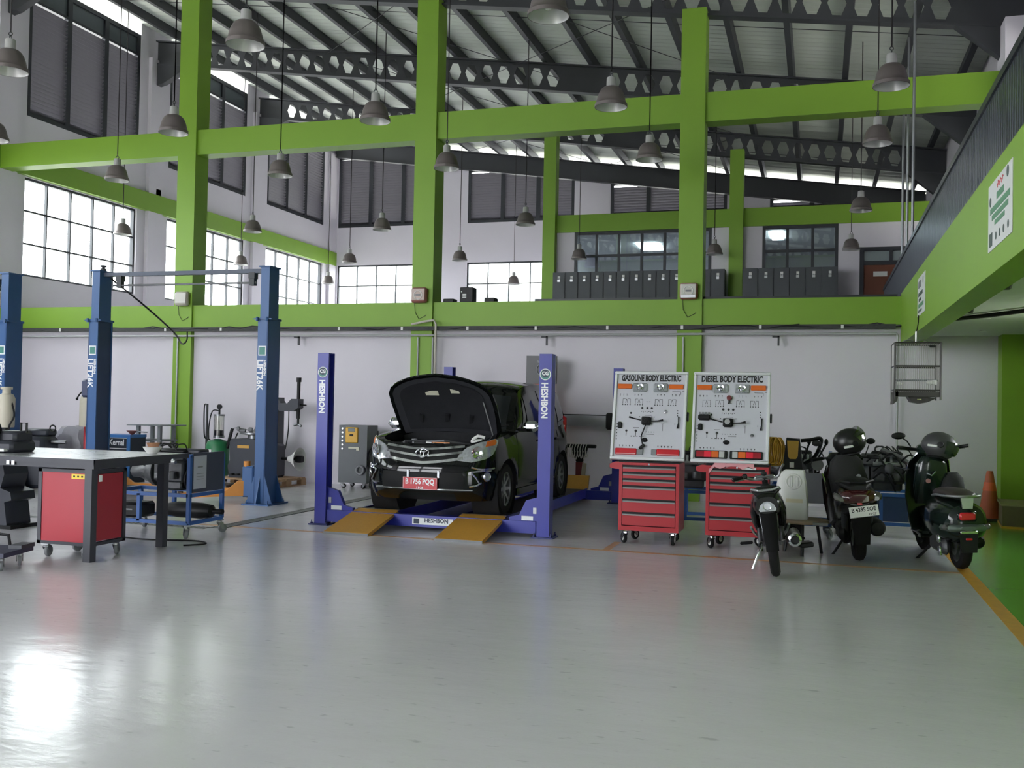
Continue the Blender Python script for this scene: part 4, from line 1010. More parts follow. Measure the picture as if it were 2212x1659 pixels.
# ================================================================== RED CARTS AND TRAINING BOARDS
PRINT = M('black_print', (24, 24, 26), .6); BRD = M('pale_grey_board', (190, 191, 199), .45, var=.02); BFRM = M('white_board_frame', (210, 212, 214), .4, var=.02)
def cart(x0, x1, label):
    cx = (x0 + x1) / 2; w = x1 - x0; t = thing('tool_cart', label, 'tool cart', (cx, 10.9, 0), group='red tool carts')
    h = w / 2
    m = MB().bx(-h, -h + .035, 0, .46, .15, .91).bx(h - .035, h, 0, .46, .15, .91).bx(-h + .035, h - .035, .44, .46, .15, .91).bx(-h + .035, h - .035, 0, .44, .15, .2).bx(-h + .035, h - .035, 0, .44, .88, .91)
    m.bx(-h + .035, h - .035, .08, .1, .2, .88); m.build('body', REDD, t, False)
    MB().box((0, .23, .918), (w + .01, .48, .02), ch=.006).build('top_mat', BLACK, t)
    MB().lathe([(0, -.006), (.011, -.006), (.011, 0), (0, 0)], (0, 0, .893), 'y', 12).build('lock', CHROME, t)
    zs = [.872, .797, .725, .648, .50, .352, .205]
    for a, b in zip(zs, zs[1:]):
        d = MB().bx(-h + .04, h - .04, .004, .08, b + .006, a - .024).build('drawer', REDD, t, False)
        MB().prism([(-.006, a - .034), (-.002, a - .018), (.012, a - .016), (.012, a - .034)], -h + .045, h - .045, 'x').build('drawer_pull', M('grey_drawer_pull', (128, 126, 126), .4, .5), d, False)
        MB().bx(-h + .042, h - .042, .0025, .03, a - .017, a + .004).build('drawer_gap', BLACK, d, False)
    MB().prism([(-h, .83), (-h, .91), (-h - .05, .91), (-h - .11, .885), (-h - .11, .845), (-h - .05, .83)], .01, .42, 'y').build('side_handle', REDD, t, False)
    for x, y, a in ((-h + .07, .06, .6), (-h + .1, .4, -.5), (h - .07, .06, .0), (h - .07, .4, 1.2)): caster(t, x, y, .15, .062, a, RUBBER, CHROME, .032)
    return t
cart(-2.12, -1.45, 'red six drawer tool cart carrying the gasoline board'); c2 = cart(-1.16, -.5, 'red six drawer tool cart carrying the diesel board')
MB().bx(.06, .2, -.008, 0, .876, .9).build('maker_badge', LETW, c2, False)
m = MB(); r = []
for i in range(9):
    r.append([(-.30 + i * .06, -.012 - .012 * random.random(), .86 + .05 * random.random() - (.09 if i == 0 else 0) + k * .025) for k in range(4)])
m.grid(r); m.build('torn_wrap', M('clear_torn_wrap', (214, 150, 156), .3), c2)
def board(x0, label, title, kind):
    W, H = .83, 1.02; t = thing('training_board', label, 'training board', (0, 0, 0), group='training boards on the red carts')
    base = Vector((x0, 10.89, .937)); up = Vector((0, .235, .98)).normalized(); mx = frame_mx(base, (1, 0, 0), up)    # local x right, y up the board, z towards the viewer
    def bx(a0, a1, b0, b1, d0, d1, nm, mat, par=None, mb=None, ch=0):
        m = mb or MB(); m.box(((a0+a1)/2*W, (1-(b0+b1)/2)*H, (d0+d1)/2), (abs(a1-a0)*W, abs(b1-b0)*H, d1-d0), mx, ch=ch)
        return m if mb else m.build(nm, mat, par or t, ch > 0)
    MB().box((W/2, H/2, -.015), (W, H, .03), mx).build('panel', BRD, t, False)
    f = .034
    for c, s in (((W/2, H-f/2, .002), (W, f, .04)), ((W/2, f/2, .002), (W, f, .04)), ((f/2, H/2, .002), (f, H-2*f, .04)), ((W-f/2, H/2, .002), (f, H-2*f, .04))): MB().box(c, s, mx, ch=.008).build('frame', BFRM, t)
    MB().box((W+.012, H*.5, -.02), (.02, .1, .05), mx, ch=.006).build('side_latch', BLACK, t)
    # rear prop so that the board leans on the cart top
    MB().box((W/2, H*.45, -.09), (.5, .7, .1), mx).build('rear_box', M('red_rear_box', (130, 70, 62), .5), t, False)
    m = text_mesh(MB(), title, .098, mx @ Matrix.Translation((W/2, H*(1-.078), .001)), .001, .0045, .555 if kind == 0 else .64); m.build('title', PRINT, t, False)
    for a, b in ((.05, .245), (.75, .945)): bx(a, b, .145, .2, 0, .02, 'amber_lamp', AMBER, ch=.006)
    for a, b in ((.26, .455), (.54, .735)):
        o = bx(a, b, .135, .235, 0, .02, 'headlamp', LENS, ch=.015)
        MB().lathe([(.045, .018), (.04, .03), (.018, .022), (.018, .034), (0, .036)], ((a+b)/2*W, (1-.185)*H, 0), 'z', 18, mx).build('lamp_bowl', CHROME, o)
    S = MB()
    def dot(u, v, r=.006): S.lathe([(r, 0), (r, .004), (0, .005)], (u*W, (1-v)*H, 0), 'z', 8, mx)
    def line(u0, v0, u1, v1, w=.0035):
        a = Vector((u0*W, (1-v0)*H, .001)); b = Vector((u1*W, (1-v1)*H, .001)); d = (b-a); L = d.length; an = atan2(d.y, d.x)
        S.box((0, 0, 0), (L, w, .002), mx @ Matrix.Translation((a+b)/2) @ Matrix.Rotation(an, 4, 'Z'))
    for u in (.09, .29, .6, .8):
        for k in range(3): dot(u + k*.045, .262, .005); line(u + k*.045, .27, u + k*.045, .278)
    for u in (.13, .3, .57, .75):
        line(u, .315, u + .035, .315); line(u + .065, .315, u + .1, .315); line(u, .315, u, .37); line(u + .1, .315, u + .1, .37); line(u + .05, .315, u + .035, .36); line(u + .05, .315, u + .065, .36)
        for k in range(4): dot(u + k*.033, .38, .006)
    for u in (.46, .5): dot(u, .345, .005)
    for u in (.4, .47, .53): dot(u, .415, .013)
    for k in range(7): dot(.39 + k*.026, .455 + .006*(k % 2), .0045)
    for k in range(6): dot(.37 + k*.04, .515, .005)
    line(.44, .497, .53, .497); dot(.25, .475, .012); line(.235, .5, .27, .5)
    for k in range(3): dot(.88, .44 + k*.028, .006)
    for k in range(6): dot(.07, .6 + k*.034, .006)
    line(.045, .63, .045, .68); dot(.2, .675, .013); line(.2, .68, .2, .73, .006); dot(.33, .675, .015); line(.33, .68, .33, .74, .006)
    for k in range(5): dot(.27 + k*.04, .735, .006)
    for k in range(6): dot(.4 + k*.035, .685, .0045)
    line(.29, .638, .37, .638); line(.47, .71, .58, .71); line(.69, .59, .69, .67); line(.67, .59, .71, .59)
    for k in range(5): dot(.12 + k*.045, .84, .006); line(.12 + k*.045, .845, .12 + k*.045, .855)
    for k in range(5): dot(.64 + k*.045, .84, .006); line(.64 + k*.045, .845, .64 + k*.045, .855)
    line(.8, .225, .91, .225, .004); line(.8, .225, .8, .215); line(.91, .225, .91, .26); line(.85, .58, .85, .6); line(.93, .22, .96, .22)
    stuff(S.build('printed_symbols', PRINT, t))
    def blob(u, v, su, sv, d, nm, mat, par=None): return MB().box((u*W, (1-v)*H, d/2), (su*W, sv*H, d), mx, ch=min(su*W, sv*H, d)*.3).build(nm, mat, par or t)
    sw = blob(.47, .565, .13, .095, .05, 'column_switch', BLACK)
    MB().lathe([(.03, .05), (.03, .065), (.014, .065), (.014, .055), (0, .055)], (.465*W, (1-.56)*H, 0), 'z', 16, mx).build('switch_ring', M('grey_switch_ring', (170, 170, 172), .4) if kind else BLACK, sw)
    q = lambda u, v, d: (u*W, (1-v)*H, d)
    MB().tube([q(.4, .56, .03), q(.3, .545, .05), q(.24, .53, .05)], [.006, .007, .012], 8, mx=mx).build('stalk', BLACK, sw)
    MB().tube([q(.53, .57, .03), q(.63, .57, .05), q(.70, .56, .05)], [.006, .008, .014], 8, mx=mx).build('stalk', BLACK, sw)
    blob(.11, .615, .055, .07, .03, 'fuse_module', BLACK)
    MB().tube([q(.9, .51, .02), q(.9, .58, .02), q(.89, .64, .02)], [.009, .006, .011], 8, mx=mx).build('lever', BLACK, t); MB().lathe([(.018, 0), (.018, .012), (.005, .014), (0, .014)], q(.78 if kind else .72, .455 if not kind else .695, 0), 'z', 12, mx).build('chrome_button', CHROME, t)
    MB().lathe([(.036, 0), (.036, .006), (.018, .02), (.018, .012), (0, .012)], (0, 0, 0), 'z', 18, mx @ Matrix.Translation(q(.455, .775, 0)) @ Matrix.Diagonal((1, .7, 1, 1))).build('oval_plate', BLACK, t)
    if kind == 0:
        MB().tube([q(.465, .61, .03), q(.42, .72, .035), q(.415, .76, .04), q(.44, .83, .04)], .007, 6, mx=mx).build('cord', BLACK, sw); MB().box(q(.43, .855, .03), (.075, .032, .03), mx @ Matrix.Identity(4), rot=(0, 0, .7), ch=.008).build('pistol_plug', BLACK, sw)
        for a, b, c, d in ((.07, .36, .36, .445), (.63, .93, .555, .63)):
            o = bx(a, b, .875, .945, 0, .03, 'tail_lamp', REDL, ch=.006); bx(c, d, .878, .942, 0, .026, 'reverse_lens', GREYP, o, ch=.006)
            bx(a + .01, b - .01, .931, .94, .03, .032, 'lens_highlight', M('painted_lens_glint', (214, 160, 160), .3), o)  # pale strip colours a highlight onto the red lens
    else:
        bk = blob(.16, .51, .16, .065, .05, 'relay_block', BLACK)
        m = MB()
        for k in range(4): m.box(q(.1 + k*.04, .47, .03), (.012, .03, .02), mx)
        m.build('relay_pins', GREYP, bk, False)
        MB().lathe([(.028, 0), (.028, .03), (.016, .034), (.016, .03), (0, .03)], q(.475, .29, 0), 'z', 16, mx).build('horn', M('maroon_horn', (110, 44, 48), .5), t); MB().box(q(.475, .33, .015), (.016, .04, .02), mx).build('horn_stem', BLACK, t, False)
        for sgn, c0 in ((1, .055), (-1, .925)):
            o = bx(c0, c0 + sgn * .42, .868, .955, 0, .025, 'tail_lamp', BLACK, ch=.008)
            for a, b, mt, nm in ((.02, .12, M('deep_red_lens', (150, 30, 42), .25), 'red_lens'), (.12, .21, M('bright_red_lens', (216, 40, 62), .25), 'red_lens'), (.215, .31, AMBER, 'amber_lens'), (.315, .385, M('ribbed_clear_lens', (178, 180, 178), .3), 'clear_lens')):
                bx(c0 + sgn * a, c0 + sgn * b, .878, .945, .025, .033, nm, mt, o, ch=.003)
    return t
board(-2.225, 'white framed board titled gasoline body electric with lamps and switches', 'GASOLINE BODY ELECTRIC', 0)
board(-1.33, 'white framed board titled diesel body electric with lamps and switches', 'DIESEL BODY ELECTRIC', 1)

# stands behind the carts and bikes ---------------------------------------
trolley('engine_stand', 'blue engine stand half hidden between the two red carts', (-1.5, 12.5, 0), .1, .9, .6, .5, .85, .8)
tr2 = trolley('engine_stand', 'blue engine stand loaded with parts between the two scooters', (.84, 13.1, 0), 0, 1.25, .7, .52, .56, .85)
MB().box((-.2, -.05, .92), (.3, .25, .16), ch=.04).tube([(-.1, -.2, 1.06), (.1, -.22, .98), (.3, -.2, .85), (.42, -.22, .72)], .03, 8).box((.3, -.2, .68), (.22, .2, .16), ch=.03).build('gearbox', CAST, tr2)
m = MB()
for k in range(7):
    p0 = Vector((random.uniform(-.35, .45), -.25, random.uniform(.7, 1.05))); m.tube(catmull([p0, p0 + Vector((.1, -.05, .08)), p0 + Vector((.2, .0, -.02)), p0 + Vector((.26, .05, -.15))], 5), .012, 6)
m.build('loose_hoses', BLACK, tr2)
MB().bx(-.6, .62, -.36, -.34, .2, .5).build('skirt_panel', M('navy_skirt', (44, 62, 96), .5), tr2, False)
tr3 = trolley('engine_stand', 'blue engine stand with two gear levers beside the pressure washer', (-.2, 12.6, 0), 0, .7, .6, .6, 1.0, .7)
for dx in (0, .14): MB().tube([(-.02 + dx, -.25, .8), (.06 + dx*1.2, -.26, 1.0), (.1 + dx * 1.4, -.26, 1.13)], .012, 8).ball((.1 + dx * 1.4, -.26, 1.15), (.024, .024, .04)).build('gear_lever', BLACK, tr3)
MB().bx(.02, .3, -.33, -.32, .42, .78).build('white_sheet', M('lavender_sheet', (170, 170, 182), .5), tr3, False)
MB().lathe([(0, -.01), (.07, -.01), (.07, 0), (0, 0)], (.2, -.34, .88), 'y', 18).build('round_mirror', M('grey_mirror_disc', (130, 134, 130), .3), tr3)
# jerry can on a low stool
t = thing('low_stool', 'low stool with round wooden seat under the white canister', 'stool', (-.14, 10.98, 0))
MB().lathe([(0, .335), (.26, .335), (.27, .35), (.26, .368), (0, .368)], n=24).build('seat', M('worn_plywood', (150, 132, 112), .6, var=.15, scale=4), t)
for a in range(3): MB().tube([(.16*cos(a*2.1+.5), .16*sin(a*2.1+.5), .34), (.22*cos(a*2.1+.5), .22*sin(a*2.1+.5), 0)], .016, 8).build('leg', BLACK, t)
MB().bx(.1, .25, -.3, -.24, .34, .365).build('side_plank', GREYP, t, False)
t = thing('white_canister', 'tall translucent white plastic canister with moulded grip on the stool', 'canister', (-.26, 10.95, .37))
CAN = M('translucent_white_plastic', (206, 206, 204), .45, var=.05)
rings = []
for z, hw, hd, xo in ((0, .125, .09, .04), (.02, .135, .1, .04), (.2, .15, .1, .02), (.36, .155, .1, 0), (.44, .14, .095, .0), (.5, .115, .085, .02), (.52, .1, .08, .03)):
    rings.append([(xo + hw * max(-1, min(1, 1.25*cos(2*pi*k/24))), hd * max(-1, min(1, 1.25*sin(2*pi*k/24))), z) for k in range(24)])
MB().loft(rings).build('tank', CAN, t)
MB().torus((.02, -.095, .4), .075, .012, 'y', 22, 8).build('grip_ring', CAN, t); MB().box((-.0, -.1, .4), (.03, .016, .11), ch=.006).build('grip_bar', CAN, t); MB().box((.055, -.1, .4), (.03, .016, .11), ch=.006).build('grip_bar', CAN, t)
MB().lathe([(0, .03), (.03, .03), (.03, 0)], (-.115, 0, .47), 'z', 14).build('spout_cap', CAN, t); MB().box((.03, -.101, .2), (.17, .004, .04)).build('faded_label', M('faded_yellow_print', (196, 186, 160), .5), t, False)
# pressure washer
t = thing('pressure_washer', 'black and yellow pressure washer with a coiled yellow hose', 'pressure washer', (-.31, 12.0, 0))
MB().prism([(-.12, .05), (.16, .05), (.17, .6), (.14, .9), (.11, 1.19), (-.04, 1.2), (-.07, .9), (-.13, .5)], -.13, .13, 'y').build('body', BLACK, t, False)
MB().prism([(-.03, 1.17), (.1, 1.17), (.09, .99), (.07, .96), (.0, .96), (-.02, .99)], -.145, -.13, 'y').build('yellow_cover', M('signal_yellow_plastic', (208, 160, 36), .4), t, False)
MB().tube(catmull([(.12, 0, 1.17), (.22, 0, 1.18), (.34, 0, 1.2), (.33, 0, 1.1), (.27, 0, .98), (.16, 0, .9)], 6), .022, 8).build('handle', BLACK, t)
m = MB()
for k in range(9):
    o = -.26 + k * .016; y = -.16 + .02 * (k % 3); m.tube(catmull([(o, y, .9 + .02*(k % 2)), (o - .02, y - .02, 1.1), (o + .02, y, 1.2), (o + .07, y + .02, 1.1), (o + .06, y, .93 - .02*(k % 3)), (o + .01, y - .01, .89)], 5), .009, 6)
m.build('hose_coil', M('yellow_hose', (190, 144, 42), .5), t)
MB().bx(.0, .05, -.137, -.13, .86, .92).build('switch', WHITEP, t, False)
for y in (-.12, .12): MB().lathe([(.04, -.02), (.1, -.02), (.1, .02), (.04, .02)], (.02, y*1.3, .1), 'y', 18).build('wheel', RUBBER, t)
MB().box((-.2, 0, 1.18), (.12, .1, .05), ch=.015).build('hose_hook', BLACK, t)

# ================================================================== MOTORCYCLES
BKP = M('black_scooter_paint', (18, 20, 21), .2, var=.1, spec=.4); BKM = M('satin_black_plastic', (20, 22, 23), .5, var=.12, spec=.25); VES = M('dark_green_scooter_paint', (24, 36, 32), .14, var=.08, spec=.5)
SEATM = M('dark_brown_vinyl', (52, 44, 42), .45, var=.1, bump=.1, bscale=120); SMOKE = M('dark_red_tail_lens', (58, 18, 20), .15, coat=.6)
def sec(y, x, z, hw, hh, p=2.4, n=18, ty=0.0):
    """super-ellipse cross-section in the xz plane; ty tilts the ring in y by height"""
    r = []
    for k in range(n):
        a = 2*pi*k/n; c, s = cos(a), sin(a); dx = hw * (abs(c) ** (2/p)) * (1 if c >= 0 else -1); dz = hh * (abs(s) ** (2/p)) * (1 if s >= 0 else -1)
        r.append((x + dx, y + ty * dz, z + dz))
    return r
def secz(z, x, y, hw, hd, p=2.6, n=18):
    r = []
    for k in range(n):
        a = 2*pi*k/n; c, s = cos(a), sin(a); r.append((x + hw * (abs(c) ** (2/p)) * (1 if c >= 0 else -1), y + hd * (abs(s) ** (2/p)) * (1 if s >= 0 else -1), z))
    return r
def bwheel(t, y, R, W, rimm, spoke=5, disc=True):
    tr_ = MB().lathe([(R*.7, -W*.4), (R*.86, -W*.5), (R*.97, -W*.32), (R, 0), (R*.97, W*.32), (R*.86, W*.5), (R*.7, W*.4)], (0, y, R), 'x', 32).build('tyre', RUBBER, t)
    m = MB().lathe([(R*.71, -W*.4), (R*.66, -W*.3), (R*.66, W*.3), (R*.71, W*.4)], (0, y, R), 'x', 32).lathe([(0, -W*.45), (.045, -W*.45), (.045, W*.45), (0, W*.45)], (0, y, R), 'x', 14)
    for k in range(spoke):
        mx = Matrix.Translation((0, y, R)) @ Matrix.Rotation(2*pi*k/spoke, 4, 'X'); m.box((0, 0, R*.36), (W*.35, .035, R*.62), mx)
    m.build('rim', rimm, tr_)
    if disc: MB().lathe([(.05, -W*.5), (R*.45, -W*.5), (R*.45, -W*.46)], (0, y, R), 'x', 24).build('brake_disc', STEEL, tr_)
    return tr_
def helmet(name, label, loc, rot, shell, visor_mat, r=.15, sticker=True, lift=0.0):
    t = thing(name, label, 'helmet', loc, rot=rot, group='helmets on the scooters')
    rings = []
    for i in range(13):
        a = -pi * .30 + (pi * .80) * i / 12; z = r * 1.0 * sin(a); rr = max(.004, r * cos(a)); rings.append([(rr * .92 * cos(2*pi*k/24), rr * 1.18 * sin(2*pi*k/24) , z) for k in range(24)])
    MB().loft(rings, cap=True).build('shell', shell, t)
    MB().torus((0, 0, -r*.81), r*.6, .014, 'z', 24, 8).build('rim_trim', BKM, t)
    rows = []
    for i in range(7):
        z = -r*.55 + r*.85 * i / 6; rr = 1.06 * r * sqrt(max(.05, 1 - (z/r/1.1)**2)); rows.append([(rr*.95*sin(b), -rr*1.22*cos(b) , z) for b in [radians(-62 + 124*k/14) for k in range(15)]])
    vo = MB().grid(rows).build('visor', visor_mat, t); vo.rotation_euler = (-lift, 0, 0)
    for s in (-1, 1): MB().lathe([(0, s*.012), (.03, s*.01), (.034, 0)], (s*r*.93, -r*.25, 0), 'x', 14).build('visor_pivot', BKM, t)
    if sticker:
        for s in (-1, 1): MB().box((s*r*.9, r*.25, -.02), (.02, .1, .025), ch=.004).build('sticker', WHITEP, t)
    return t

# -- bike with the bare handlebar, seen from behind ------------------------
b1 = thing('motorcycle', 'black underbone motorcycle seen from behind with clear tail lamp and chrome exhaust', 'motorcycle', (-.345, 9.33, .012), rot=(0, radians(-8), radians(3)), group='parked two wheelers')
bwheel(b1, 0, .285, .088, BLACK, 5); bwheel(b1, 1.24, .285, .075, BLACK, 5)
MB().loft([sec(-.175, 0, .665, .1, .075), sec(-.12, 0, .66, .125, .105), sec(0, 0, .66, .135, .13), sec(.2, 0, .66, .14, .13), sec(.42, 0, .62, .12, .1), sec(.62, 0, .56, .07, .07)]).build('tail_cowl', BKP, b1)
for s in (-1, 1):
    MB().loft([secz(.42, s*.1, .12, .03, .05), secz(.5, s*.12, .1, .035, .12), secz(.6, s*.125, .1, .04, .2), secz(.7, s*.1, .1, .04, .22)]).build('side_panel', BKP, b1)
tl_ = MB().prism([(-.078, .628), (-.066, .612), (.066, .612), (.078, .628), (.06, .668), (.03, .694), (0, .7), (-.03, .694), (-.06, .668)], -.188, -.14, 'y').build('tail_lamp', LENS, b1, False)
MB().lathe([(.034, -.2), (.03, -.19), (0, -.19)], (0, 0, .655), 'y', 16).build('lamp_bowl', CHROME, tl_)
MB().loft([sec(-.1, 0, .76, .08, .02), sec(.0, 0, .785, .12, .04), sec(.3, 0, .76, .13, .045), sec(.62, 0, .72, .1, .04), sec(.75, 0, .74, .05, .03)]).build('seat', BKM, b1)
MB().tube([(-.13, .12, .78), (-.12, -.08, .81), (-.06, -.17, .80), (.06, -.17, .80), (.12, -.08, .81), (.13, .12, .78)], .012, 8).build('grab_rail', ALU, b1)
MB().grid([[(-.075, -.15, .6), (-.03, -.165, .6), (.03, -.165, .6), (.075, -.15, .6)], [(-.07, -.2, .5), (-.03, -.215, .5), (.03, -.215, .5), (.07, -.2, .5)], [(-.06, -.27, .38), (-.02, -.285, .38), (.02, -.285, .38), (.06, -.27, .38)], [(-.055, -.31, .27), (-.02, -.32, .27), (.02, -.32, .27), (.055, -.31, .27)]]).build('rear_mudguard', M('deep_black_rubber', (14, 14, 15), .7, spec=.15), b1)
for s in (-1, 1): MB().tube([(s*.075, -.12, .62), (s*.07, -.17, .5), (s*.05, -.24, .36)], .006, 6).build('guard_stay', STEEL, b1)
m = MB()
for s in (-1, 1): m.box((s*.075, .26, .3), (.02, .56, .04)); m.tube([(s*.1, .02, .32), (s*.1, .12, .62)], .022, 10)
m.build('swingarm', M('dark_swingarm', (62, 62, 64), .4, .4), b1)
MB().box((0, .62, .36), (.2, .34, .22), ch=.04).box((.0, .78, .46), (.16, .2, .12), ch=.03).build('engine', CAST, b1)
ex = MB().tube([(.14, .75, .24), (.17, .5, .2), (.19, .2, .27)], [.02, .022, .03], 10).lathe([(.03, .3), (.058, .25), (.062, -.12), (.058, -.16)], (.2, 0, .34), 'y', 20).build('exhaust', M('dark_muffler', (70, 70, 72), .35, .6), b1)
MB().lathe([(.058, -.155), (.064, -.17), (.06, -.2), (.04, -.21), (.034, -.2), (.034, -.17)], (.2, 0, .34), 'y', 20).build('exhaust_tip', CHROME, ex); MB().lathe([(0, -.18), (.034, -.18)], (.2, 0, .34), 'y', 16).build('exhaust_bore', BLACK, ex)
for s in (-1, 1):
    MB().box((s*.24, .42, .27), (.12, .05, .025), ch=.008).build('footpeg', RUBBER, b1)
    MB().tube([(s*.11, .2, .34), (s*.15, .1, .4), (s*.17, .02, .46)], .012, 8).build('passenger_peg', ALU, b1)
MB().tube([(-.09, .45, .24), (-.16, .42, .12), (-.235, .4, -.03)], [.014, .013, .012], 8).build('side_stand', CHROME, b1)
MB().box((.3, .5, .2), (.13, .16, .05), rot=(0, 0, .2), ch=.012).build('brake_pedal', BKM, b1)
MB().tube([(0, 1.02, .88), (0, 1.1, .6), (0, 1.22, .3)], .03, 8).build('steering_column', BKM, b1)
for s in (-1, 1): MB().tube([(s*.06, 1.08, .72), (s*.06, 1.22, .3)], .018, 8).build('fork', STEEL, b1)
MB().tube(catmull([(-.31, .86, .85), (-.21, .92, .86), (-.14, 1.0, .83), (-.08, 1.02, .82), (.08, 1.02, .82), (.14, 1.0, .84), (.17, .98, .91), (.2, .94, .95)], 4), .013, 8).build('handlebar', ALU, b1)
MB().tube([(-.31, .86, .85), (-.22, .91, .86)], .02, 10).box((-.19, .93, .87), (.05, .04, .05), ch=.01).build('grip', BLACK, b1); MB().tube([(-.29, .83, .83), (-.2, .9, .84)], .006, 6).build('lever', ALU, b1)
MB().box((0, 1.03, .84), (.2, .07, .04), ch=.012).build('top_clamp', CHROME, b1)
MB().box((0, 1.1, .68), (.14, .16, .16), ch=.04).build('front_shell', BKM, b1)
MB().loft([sec(1.0, 0, .3, .05, .02), sec(1.1, 0, .46, .055, .05), sec(1.25, 0, .57, .055, .02), sec(1.4, 0, .5, .05, .04)]).build('front_mudguard', BKP, b1)
MB().loft([sec(.6, 0, .5, .05, .06), sec(.8, 0, .55, .06, .1), sec(1.0, 0, .68, .05, .1)]).build('frame_spine', BKM, b1)

# -- black scooter with number plate ---------------------------------------
b2 = thing('motor_scooter', 'black scooter with white number plate and wide tail between the other two bikes', 'scooter', (.42, 10.74, .0), rot=(0, radians(-4), radians(4)), group='parked two wheelers')
bwheel(b2, 0, .275, .115, BLACK, 5); bwheel(b2, 1.3, .275, .1, BLACK, 5)
MB().loft([sec(-.36, 0, .64, .1, .05), sec(-.3, 0, .64, .17, .11), sec(-.12, 0, .63, .2, .17), sec(.2, 0, .58, .2, .21), sec(.5, 0, .5, .17, .2), sec(.7, 0, .42, .13, .13)]).build('rear_body', BKP, b2)
MB().loft([sec(-.32, 0, .76, .08, .03), sec(-.2, 0, .79, .14, .05), sec(.15, 0, .79, .16, .06), sec(.55, 0, .75, .14, .05), sec(.68, 0, .73, .08, .03)]).build('seat', BKM, b2)
tl_ = MB().loft([sec(-.385, 0, .665, .1, .04), sec(-.34, 0, .67, .165, .075), sec(-.25, 0, .67, .19, .09)]).build('tail_lamp', SMOKE, b2)
MB().box((0, -.385, .615), (.05, .02, .022), ch=.005).build('reflector', REDL, b2)
for s in (-1, 1): MB().loft([sec(-.35, s*.16, .66, .03, .02), sec(-.26, s*.19, .67, .04, .04), sec(-.1, s*.2, .68, .03, .03)]).build('turn_lens', M('clear_turn_lens', (92, 92, 90), .15), b2)
MB().tube([(-.17, .12, .8), (-.15, -.22, .83), (-.07, -.33, .82), (.07, -.33, .82), (.15, -.22, .83), (.17, .12, .8)], .016, 8).build('grab_rail', BKM, b2)
np_ = MB().box((0, 0, 0), (.275, .11, .006), frame_mx((.03, -.43, .545), (1, 0, .1), (-.1, .25, 1)), ch=.002).build('number_plate', WHITEP, b2)
pm_ = frame_mx((.03, -.43, .545), (1, 0, .1), (-.1, .25, 1))
m = MB(); text_mesh(m, 'B 4395 SOE', .056, pm_ @ Matrix.Translation((0, .016, .004)), .001, .0012, .84); text_mesh(m, '10·27', .028, pm_ @ Matrix.Translation((.075, -.034, .004)), .001, .0006, 1.2)
for a in ((-.135, .135, .052, .0545), (-.135, .135, -.0545, -.052)): m.box(((a[0]+a[1])/2, (a[2]+a[3])/2, .0035), (a[1]-a[0], a[3]-a[2], .001), pm_)
m.build('plate_lettering', PRINT, np_, False)
MB().grid([[(-.1, -.38, .52), (0, -.4, .52), (.1, -.38, .52)], [(-.085, -.42, .36), (0, -.44, .36), (.085, -.42, .36)], [(-.07, -.44, .22), (0, -.46, .22), (.07, -.44, .22)]]).build('mud_flap', M('deep_black_rubber', (14, 14, 15)), b2)
MB().box((-.13, .22, .28), (.1, .5, .2), ch=.05).box((0, .5, .33), (.3, .3, .2), ch=.05).build('engine', BKM, b2)
MB().lathe([(0, -.2), (.06, -.19), (.085, -.12), (.085, .2), (.05, .28), (0, .28)], (.19, .1, .33), 'y', 18).build('muffler', BKM, b2)
MB().tube([(-.12, .3, .18), (-.2, .34, .06), (-.24, .36, .0)], .014, 8).build('side_stand', BKM, b2)
for s in (-1, 1): MB().tube([(s*.12, .02, .3), (s*.13, -.12, .58)], .03, 10).build('rear_shock', STEEL_DK, b2)
MB().box((0, .85, .27), (.36, .4, .08), ch=.03).build('footboard', BKM, b2)
MB().loft([secz(.26, 0, 1.06, .2, .06), secz(.5, 0, 1.08, .24, .07), secz(.75, 0, 1.04, .25, .08), secz(.92, 0, .98, .2, .08), secz(1.0, 0, .96, .12, .06)]).build('leg_shield', BKP, b2)
MB().loft([secz(.92, 0, .92, .18, .1), secz(1.0, 0, .9, .2, .1), secz(1.07, 0, .92, .15, .08)]).build('dash', BKP, b2)
MB().tube([(-.34, .82, 1.0), (-.2, .9, 1.01), (.2, .9, 1.01), (.34, .82, 1.0)], .014, 8).build('handlebar', STEEL_DK, b2)
for s in (-1, 1):
    MB().tube([(s*.36, .8, 1.0), (s*.24, .88, 1.01)], .021, 10).build('grip', BLACK, b2); MB().tube([(s*.34, .85, .99), (s*.22, .94, 1.0)], .006, 6).build('lever', ALU, b2)
    MB().tube([(s*.22, .92, 1.02), (s*.27, .93, 1.14)], .007, 6).ball((s*.29, .93, 1.18), (.05, .015, .035)).build('mirror', BKM, b2)
MB().tube([(-.27, .62, .86), (-.25, .6, .78), (-.23, .62, .64)], .01, 6).build('chrome_hook', CHROME, b2)
MB().loft([sec(1.05, 0, .5, .06, .03), sec(1.2, 0, .6, .08, .03), sec(1.35, 0, .58, .08, .03), sec(1.5, 0, .5, .07, .04)]).build('front_mudguard', BKP, b2)
for s in (-1, 1): MB().tube([(s*.06, 1.12, .7), (s*.06, 1.3, .28)], .02, 8).build('fork', STEEL, b2)
MB().loft([secz(.62, 0, .72, .17, .16), secz(.8, 0, .72, .2, .18), secz(.98, 0, .74, .17, .15), secz(1.05, 0, .75, .1, .1)]).build('front_bag', M('black_bag_fabric', (30, 31, 32), .8, bump=.2), b2)
MB().lathe([(0, -.006), (.026, -.006), (.026, 0), (0, 0)], (.1, .53, .82), 'y', 14).build('bag_badge', GREYP, b2)
helmet('helmet', 'black full helmet with raised clear visor on the black scooter', (.33, 11.45, 1.19), (radians(-12), radians(-10), radians(100)), M('satin_black_helmet', (30, 31, 32), .32), glass_mat('clear_visor', (.62, .64, .62), .25), .15, True, .75)

